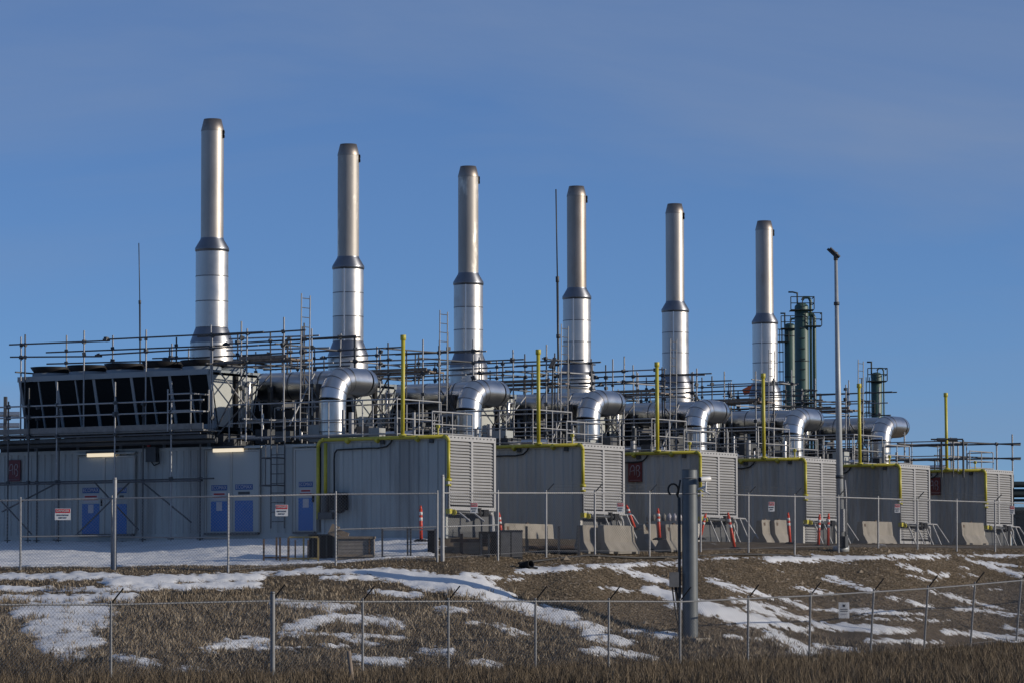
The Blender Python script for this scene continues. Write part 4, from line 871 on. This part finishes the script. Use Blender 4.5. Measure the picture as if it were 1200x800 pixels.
def fence(name, label, posts, tall, arms, mids, post_r=.03, rail_r=.021, lean=None, wires=True, arm_dx=.28, arm_dz=.26, h=1.83, mesh_m='mesh_wire', post_m='galvanised', arm_m='dark_steel', bot=.03):
    """posts: list of (column, base row, top row, distance)"""
    o = at(posts[0][0], posts[0][1], posts[0][3]); t = Thing(name, label, 'fence', o)
    B = [at(x, yb, D) - o for x, yb, yt, D in posts]; T = []
    for k, (x, yb, yt, D) in enumerate(posts):
        dx = lean[k] if lean else 0; q = at(x + dx, yt, D) - o; T.append(q)
        big = k in tall; po = t.rod('post', B[k] - Vector((0, 0, .5)), q + Vector((0, 0, tall[k] if big else .03)), post_r * (1.9 if big else 1), post_m); t.rod('post_cap', q + Vector((0, 0, tall[k] if big else .03)), q + Vector((0, 0, (tall[k] if big else .03) + .05)), post_r * (1.7 if big else .9), post_m)
        if k in arms:
            e = q + Vector((rx * arm_dx, ry * arm_dx, arm_dz)); t.rod('barb_arm', q + Vector((0, 0, .02)), e, .018, arm_m)
    for k in range(len(T) - 1):
        t.rod('top_rail', T[k], T[k + 1], rail_r, post_m)
        if k in mids: w = (T[k] - B[k]) * mids[k]; w2 = (T[k + 1] - B[k + 1]) * mids[k]; t.rod('mid_rail', B[k] + w, B[k + 1] + w2, rail_r * .9, 'galvanised')
    # the fabric hangs between the rails
    V = []; Fc = []
    for k in range(len(T) - 1):
        hgt = ((T[k] - B[k]).z + (T[k + 1] - B[k + 1]).z) / 2
        a, b = T[k] - Vector((0, 0, hgt)), T[k + 1] - Vector((0, 0, hgt)); v, f = chain_link([a, b], bot, hgt + .035); Fc += [tuple(i + len(V) for i in q) for q in f]; V += v
    m = t.mesh('wire_mesh', V, Fc, mesh_m); m['kind'] = 'stuff'
    bt = t.mesh('tension_wire', *tube_parts([p + Vector((0, 0, .08)) for p in B], .004, 5), mesh_m)
    if wires and arms:
        ks = sorted(arms)
        for f in (.25, .6, .95):
            for a, b in zip(ks[:-1], ks[1:]):
                if b - a > 3: continue
                P = [T[k] + Vector((rx * arm_dx * f, ry * arm_dx * f, .02 + .24 * f)) for k in (a, b)]; t.rod('barbed_wire', P[0], P[1], .003, arm_m, None, 5)
    return t, T, B
# upper fence: a left run facing the camera, and a run going away to the right
fence('chain_link_fence', 'chain-link fence before the snowy yard at left, with danger signs', [(-120, 669, 588, 89.6), (24, 668, 585.5, 89.7), (131, 667, 583.5, 89.95), (134.5, 667, 583.5, 89.85), (267.5, 671, 581, 89.3), (393.5, 661, 578.5, 90.6), (512.5, 656, 577.5, 91.3)],
      {3: .5}, {}, {1: .48, 3: .46, 5: .5}, post_r=.029)
RUN = [(518.5, 656, 577, 91.4), (583.5, 652, 577, 93.2), (640, 648, 577, 95.0), (697, 648, 577, 96.6), (761, 648, 577.5, 98.5), (821, 646, 578, 100.3), (877, 645, 579.5, 102.2), (931, 643, 581, 104.1), (982.5, 642, 582, 106), (1029, 642, 583.5, 108), (1075, 642, 585, 110), (1121, 643, 586.5, 111.9), (1166, 643, 588, 113.8), (1215, 643, 589.5, 115.8), (1262, 643.5, 591, 117.8), (1308, 644, 592.5, 119.8), (1354, 644.5, 594, 121.8)]
fence('chain_link_fence', 'chain-link fence with barbed arms running past the louvers to the right', RUN, {0: .44}, {2, 3, 4, 6, 7, 8, 10, 12}, {0: .5}, arm_dx=.22)
# lower fence
LOW = [(-60, 803, 708, 73), (130, 806, 708, 75), (319.5, 800, 703.5, 77), (425, 797, 704.5, 78.5), (525.5, 793, 704, 80), (627.5, 791, 704, 81.5), (713, 789, 704, 83), (797, 787, 704.5, 84.6), (876, 782, 701, 86.6), (947.5, 777, 697.5, 89), (1018.5, 770, 693, 91.5), (1081, 763, 689, 94), (1135.5, 757, 684.5, 96.5), (1189, 751, 679.5, 99), (1245, 745, 675, 101.5), (1297, 739, 671, 104), (1348, 734, 667.5, 106.5), (1398, 730, 665, 109)]
LEAN = [0, 0, 0, 0, 0, 0, .5, 0, 1, 2.5, 5.5, 6.5, 7, 8, 8, 7, 6, 5]
tl, LT, LB = fence('chain_link_fence', 'lower chain-link fence with leaning barbed arms along the foot of the bank', LOW, {2: .16}, set(range(1, 18)), {}, lean=LEAN, arm_dx=.27, arm_dz=.36, post_r=.03, wires=False, post_m='post_grey', arm_m='black')
b = at(409, 800, 72); t_ = Thing('wooden_stake', 'dark leaning wooden stake in the grass before the lower fence', 'stake', b + Vector((0, 0, -.25))); d = at(408.5, 748, 72) - b; d2 = at(416, 803, 72) - b
t_.tube('stake', [d2 + Vector((0, 0, -.15)), d], [.05, .045], 'board', None, 7)

# signs wired to the fences
def face_rz(): return math.atan2(R2[1], R2[0])
def danger_sign(x, y, D, w, h, label):
    p = at(x, y, D - .07); t = Thing('danger_sign', label, 'sign', p, 'danger signs on the upper fence', face_rz())
    t.box('plate', (-w / 2, -.006, -h / 2), (w / 2, .006, h / 2), 'sign_white'); t.box('header', (-w / 2 + .012, -.010, h * .12), (w / 2 - .012, -.0065, h / 2 - .012), 'sign_red')
    rot = (math.pi / 2, 0, 0)
    letters(t, 'lettering', 'DANGER', h * .27, 'sign_white', (0, -.013, h * .30), rot, None, 1.0 * w / .4)
    letters(t, 'lettering', 'HIGH VOLTAGE', h * .19, 'sign_black', (0, -.009, -h * .08), rot, None, .75 * w / .4); letters(t, 'lettering', 'KEEP OUT', h * .19, 'sign_black', (0, -.009, -h * .31), rot, None, .8 * w / .4)
danger_sign(73.5, 602, 89.75, .41, .30, 'red and white danger sign left of the tall gate post'); danger_sign(330, 597.5, 89.9, .33, .30, 'red and white danger sign before the single blue-panelled door')
danger_sign(555.5, 594.5, 92.4, .20, .28, 'small danger sign below the first louver'); danger_sign(727, 594, 97.4, .19, .27, 'small danger sign below the second louver'); danger_sign(904, 593, 103.1, .19, .29, 'small danger sign above the end-on barriers'); danger_sign(1051.5, 595, 108.9, .18, .28, 'small danger sign left of the fifth louver'); danger_sign(1186, 597, 114.6, .17, .28, 'small danger sign at the far right of the fence')
p = at(989, 714.5, 90.4); t = Thing('fence_notice', 'small cream notice on the lower fence', 'sign', p, None, face_rz()); t.box('plate', (-.14, -.006, -.21), (.14, .006, .21), 'sign_white'); t.box('symbol', (-.035, -.010, .09), (.035, -.0065, .15), 'sign_black')
for k, w in ((.03, .1), (-.02, .1), (-.1, .07)): t.box('text_line', (-w, -.010, k - .012), (w, -.0065, k + .008), 'pale_print' if k < -.05 else 'dark_steel')

# ------------------------------------------------------------------ things stored in the yard
FRZ = face_rz()
def yard(name, label, cat, x, y, D, group=None): return Thing(name, label, cat, at(x, y, D), group, FRZ)
s = 92.5 / FPX
t = yard('steel_stand', 'low rusty open steel stand at the left of the stored frames', 'steel frame', 309, 659, 92.5)
for x, y in ((0, 0), (14, .3), (19, -.0), (28, .4)): t.box('leg', (x * s - .025, y, -.1), (x * s + .025, y + .05, (30 if x else 28) * s), 'rusty')
t.box('bar', (0, .02, .12), (28 * s, .06, .17), 'rusty'); t.box('bar', (14 * s, .31, .12), (28 * s, .35, .17), 'rusty')
t = yard('ochre_frame', 'rectangular ochre and rust steel frame beside the black crate', 'steel frame', 337.5, 658, 92.2)
for x in (0, 18, 35): t.box('upright', (x * s - .02, 0, -.08), (x * s + .025, .05, 28 * s), 'ochre_steel' if x else 'rusty')
t.box('top_bar', (.03, .004, 28 * s + .002), (35 * s, .046, 28 * s + .045), 'ochre_steel'); t.box('bottom_bar', (.03, .004, .07), (35 * s - .022, .046, .12), 'ochre_steel')
for x in (7, 22): t.box('upright', (x * s - .02, .5, -.05), (x * s + .02, .55, 26 * s), 'rusty')
t = yard('black_crate', 'black steel crate between the ochre frame and the wooden box', 'crate', 362, 659, 93)
t.box('body', (0, 0, -.1), (33 * s, .8, 32 * s), 'black'); t.box('rim', (-.02, -.02, 32 * s + .002), (33 * s + .02, .82, 32 * s + .04), 'dark_steel')
for x in np.linspace(.1, 33 * s - .1, 4): t.box('rib', (x - .02, -.025, -.08), (x + .02, -.002, 32 * s - .004), 'dark_steel')
t = yard('wooden_box', 'weathered wooden box with an overhanging lid behind the fence', 'box', 396, 658, 92.4)
for k in range(6): t.box('plank', (.0, -.0 - .003 * (k % 2), .06 + k * .095), (42 * s, .7, .06 + k * .095 + .09), 'wood_grey')
t.box('lid', (-.04, -.05, 27.3 * s), (43 * s, .75, 30 * s), 'wood'); t.box('batten', (36 * s, -.035, .05), (38.5 * s, -.006, 27 * s), 'rusty'); t.box('skid', (-.02, -.06, .0), (43 * s, .0 - .006, .1), 'wood'); t.box('skid', (-.02, -.05, .14), (43 * s, -.006, .2), 'wood')
t = Thing('timber_offcut', 'tan timber block lying tilted on the wooden box', 'timber', at(386, 628, 92.6), None, FRZ)
o = t.box('block', (0, .05, .0), (.22, .35, .30), 'wood'); o.rotation_euler = (0, .42, 0); o.location = (.11, .2, .17); o = t.box('block', (.2, .05, 0), (.5, .3, .16), 'wood'); o.rotation_euler = (0, .35, 0); o.location = (.36, .2, .07)
t = yard('pipe_rack', 'low galvanised rack with open bays right of the wooden box', 'rack', 448, 655, 92.3)
for x in (0, 29.5, 33, 62): t.box('upright', (x * s - .025, 0, -.15), (x * s + .025, .05, 36 * s), 'galvanised_old_shaded')
for a, b in ((0, 29.5), (33, 62)): t.box('bottom_bar', (a * s + .027, .004, .05), (b * s - .027, .046, .10), 'dark_steel' if a == 0 else 'louver_paint'); t.box('top_bar', (a * s + .027, .004, 34 * s), (b * s - .027, .046, 35.5 * s), 'galvanised')
t = yard('dark_bin', 'dark square bin behind the low galvanised rack', 'bin', 501, 648, 93.4); t.box('body', (0, 0, -.1), (.26, .5, .62), 'black'); t.box('lid', (-.02, -.02, .622), (.28, .52, .66), 'dark_steel')
s2 = 93.4 / FPX
t = yard('timber_pile', 'stack of sawn timbers held between dark steel uprights', 'timber', 521, 655, 93.6)
rn = random.Random(5)
for k in range(5):
    for j in range(3): t.box('timber', (4 * s2 + rn.uniform(0, .25), -.1 + j * .2, .05 + k * .105), (46 * s2 + rn.uniform(-.15, .2), .08 + j * .2, .05 + k * .105 + .095), rn.choice(('wood', 'wood_grey', 'rusty')))
for x in (19, 20.5, 43, 52): t.box('upright', (x * s2 - .03, -.2, -.1), (x * s2 + .03, -.11, 30 * s2), 'rusty' if x < 30 else 'dark_steel')
t = yard('black_sheet_stack', 'black upright sheets beside the grey steel box', 'panels', 561, 653, 94); 
for k in range(3): t.box('sheet', (k * .01, .1 + k * .06, -.1), (25 * s2, .13 + k * .06, (31 - k) * s2), 'black')
t = yard('steel_box', 'grey two-panel steel box behind the fence', 'box', 586, 653, 94.2)
t.box('body', (0, 0, -.1), (26.5 * s2, .7, 31 * s2), 'galvanised_old_shaded'); t.box('panel', (.02, -.018, .02), (12.3 * s2, -.002, 30 * s2), 'deck_grey'); t.box('panel', (13.6 * s2, -.018, .02), (26 * s2, -.002, 30 * s2), 'deck_grey'); t.box('strip', (12.4 * s2, -.014, .0), (13.5 * s2, -.003, 30 * s2), 'black'); t.box('rim', (-.015, -.03, 31 * s2 + .001), (26.5 * s2 + .015, .715, 31 * s2 + .04), 'dark_steel')
s3 = 96 / FPX
t = yard('stanchion_rack', 'low rack of dark uprights holding pipes right of the steel box', 'rack', 617, 651, 96)
for x, h in ((0, 35), (1, 20), (23.5, 35), (38, 35), (61, 35)): t.box('upright', (x * s3 - .035, -.0, -.15), (x * s3 + .035, .07, h * s3), 'dark_steel' if x < 30 else 'galvanised_old_shaded')
for k, (a, b, y, z) in enumerate(((.02, 1.4, .2, .1), (.1, 1.5, .35, .1), (.0, 1.35, .26, .24), (.3, 1.48, .45, .2))): t.rod('pipe', (a, y, z), (b, y, z), .06, ('dark_steel', 'galvanised_old_shaded', 'rusty')[k % 3])
for x in (.15, .5, .85, 1.2): t.box('cross_bar', (x, .1, .0), (x + .05, .6, .05), 'dark_steel')

# black drain hose along the crest and its open end
P = [at(x, y, D) + Vector((0, 0, .03)) for x, y, D in ((608, 664, 93.2), (640, 659, 94.2), (690, 656.5, 96), (745, 656, 97.4), (800, 655.5, 98.6), (860, 654.5, 100.6), (905, 653.5, 102.4), (950, 652.5, 103.8))]
for p in P: p.z = float(terrain(np.array([p.x]), np.array([p.y]))[0]) + .05
t = Thing('drain_hose', 'black drain hose lying along the top of the bank', 'hose', P[0]); t.tube('hose', [p - P[0] for p in P], .032, 'hose', None, 10)
b = at(611, 668, 92.6); b.z = float(terrain(np.array([b.x]), np.array([b.y]))[0]); t = Thing('culvert_end', 'black culvert pipe end sticking out of the bank', 'culvert', b, None, FRZ)
V, Fc = lathe([(.11, 0), (.11, .4), (.09, .4), (.09, .05)], 20); o = t.mesh('pipe', V, Fc, 'black', None, True); o.rotation_euler = (math.radians(80), 0, math.radians(38)); o.location = (.02, .12, .05); t.box('apron', (.16, -.1, .02), (.45, .15, .06), 'dark_steel', None, (0, .2, 0))
t = Thing('rubber_mat', 'black strip of matting lying on the snow at right', 'mat', at(1112, 653, 112.3), None, FRZ); t.box('mat', (-.35, -.15, .0), (.4, .15, .07), 'black'); t.box('mat', (.42, -.1, .0), (.9, .12, .05), 'hose')

# ------------------------------------------------------------------ far process towers
def tower(xc, ytop, dia_px, D, label, left_ladder, k, dome_pipe=True):
    m = D / FPX; b = at(xc, 640, D); b.z = PAD - .6; top = at(xc, ytop, D).z - b.z; r = dia_px * m / 2
    t = Thing('process_tower', label, 'process tower', b, 'green process towers', FRZ)
    t.mesh('shell', *lathe([(r * 1.02, 0), (r, .1), (r, top - .35 * r), (r * .92, top - .15 * r), (r * .6, top + .12 * r), (0.01, top + .22 * r)], 28), 'tower_green', None, True)
    t.mesh('skirt', *lathe([(r * 1.45, 0), (r * 1.45, top * .56), (r * 1.01, top * .62)], 28), 'tower_green', None, True) if k == 1 else None
    for x, z0, z1, rr in ((r * 1.28, top * .2, top + .5 * r, r * .2), (r * 1.8, top * .1, top * .95, r * .26)) if k != 2 else ((r * 1.3, 0, top + .4 * r, r * .14),):
        P = [(x, 0, z0), (x, 0, z1)] + ([(x - .25 * r, 0, z1 + .5 * r), (x - .9 * r, 0, z1 + .5 * r), (x - 1.2 * r, 0, z1 + .1 * r)] if dome_pipe else []); t.tube('side_pipe', P, rr, 'tower_green', None, 8)
    lx = -r * 1.12 if left_ladder else r * .45
    for q in (0, .3): t.rod('ladder', (lx - .1 - q, -r * .6, top * .3), (lx - .1 - q, -r * .6, top * .98), .035, 'tower_dark', None, 6)
    n = int(top * .68 / .9)
    for q in range(n): t.box('ladder_hoop', (lx - .55, -r * .6 - .3, top * .3 + q * .9), (lx - .05, -r * .6 + .02, top * .3 + q * .9 + .08), 'tower_dark')
    for z, w, side in {0: ((top - .5, 1.25, 0), (top * .92, .75, 1), (top * .635, 1.2, 0), (top * .55, 1.2, 0), (top * .62, .6, 1), (top * .5, .6, 1)), 1: ((top - .4, 1.2, 0), (top * .93, .8, -1)), 2: ((top - .7, 1.25, 0), (top * .8, .6, -1))}[k]:
        c = side * r * 1.6; hw = r * w + .25
        pl = t.box('platform', (c - hw, -hw, z - .06), (c + hw, hw, z), 'tower_dark')
        for e in (-hw, 0, hw): t.rod('rail_post', (c + e, -hw, z), (c + e, -hw, z + 1.1), .045, 'tower_dark', None, 6)
        for zz in (.55, 1.1): t.rod('rail', (c - hw, -hw, z + zz), (c + hw, -hw, z + zz), .045, 'tower_dark', None, 6); t.rod('rail', (c + hw, -hw, z + zz), (c + hw, hw, z + zz), .045, 'tower_dark', None, 6)
    t.tube('davit', [(-r * .6, 0, top - .3), (-r * .6, 0, top + 1.0), (-r * .9 - .2, 0, top + 1.1), (-r * .9 - .6, 0, top + 1.1)] if k == 0 else [(-r * .9, 0, top - .4), (-r * .9, 0, top + 1.0), (-r * .9 - .4, 0, top + 1.0)], .07, 'tower_dark', None, 6)
    for z in np.linspace(top * .3, top * .95, 5): t.mesh('girth_ring', *lathe([(r * 1.02, z), (r * 1.04, z + .05), (r * 1.02, z + .1)], 28), 'tower_dark')
    return t
tower(941.5, 357, 16.5, 300, 'tallest green process tower, right of the sixth stack', False, 0); tower(927.5, 380, 13, 315, 'slim green process tower just left of the tallest one', True, 1); tower(1029, 437, 13, 305, 'lone short green process tower above the fifth container', True, 2)
b = at(1196, 625, 240); b.z = PAD; t = Thing('pipe_module', 'dark green pipe module far away at the right edge', 'pipe module', b, None, FRZ)
for x in (-.5, .6, 1.6): t.box('column', (x - .08, 0, -.3), (x + .08, .2, 6.2), 'tower_dark')
for z in (3.2, 4.3, 5.0): t.box('beam', (-.7, -.05, z), (3, .25, z + .2), 'tower_dark'); t.rod('pipe', (-.6, -.3, z + .5), (3, -.3, z + .5), .22, 'tower_dark')
t.box('tank', (-.3, .4, .0), (3.2, 2, 3.6), 'tower_dark')
# pale pipework glimpsed at the left edge, behind the walkway
p = at(8, 500, 112); t = Thing('header_pipes', 'bright silver header pipes at the left edge behind the walkway', 'pipes', p, None, FRZ)
for z in (.05, .42): t.rod('pipe', (-1.5, 0, z), (.42, 0, z), .09, 'cladding', None, 14)
t.box('support', (-.1, -.1, -1.2), (.0, .1, 1.0), 'galvanised_old_shaded')
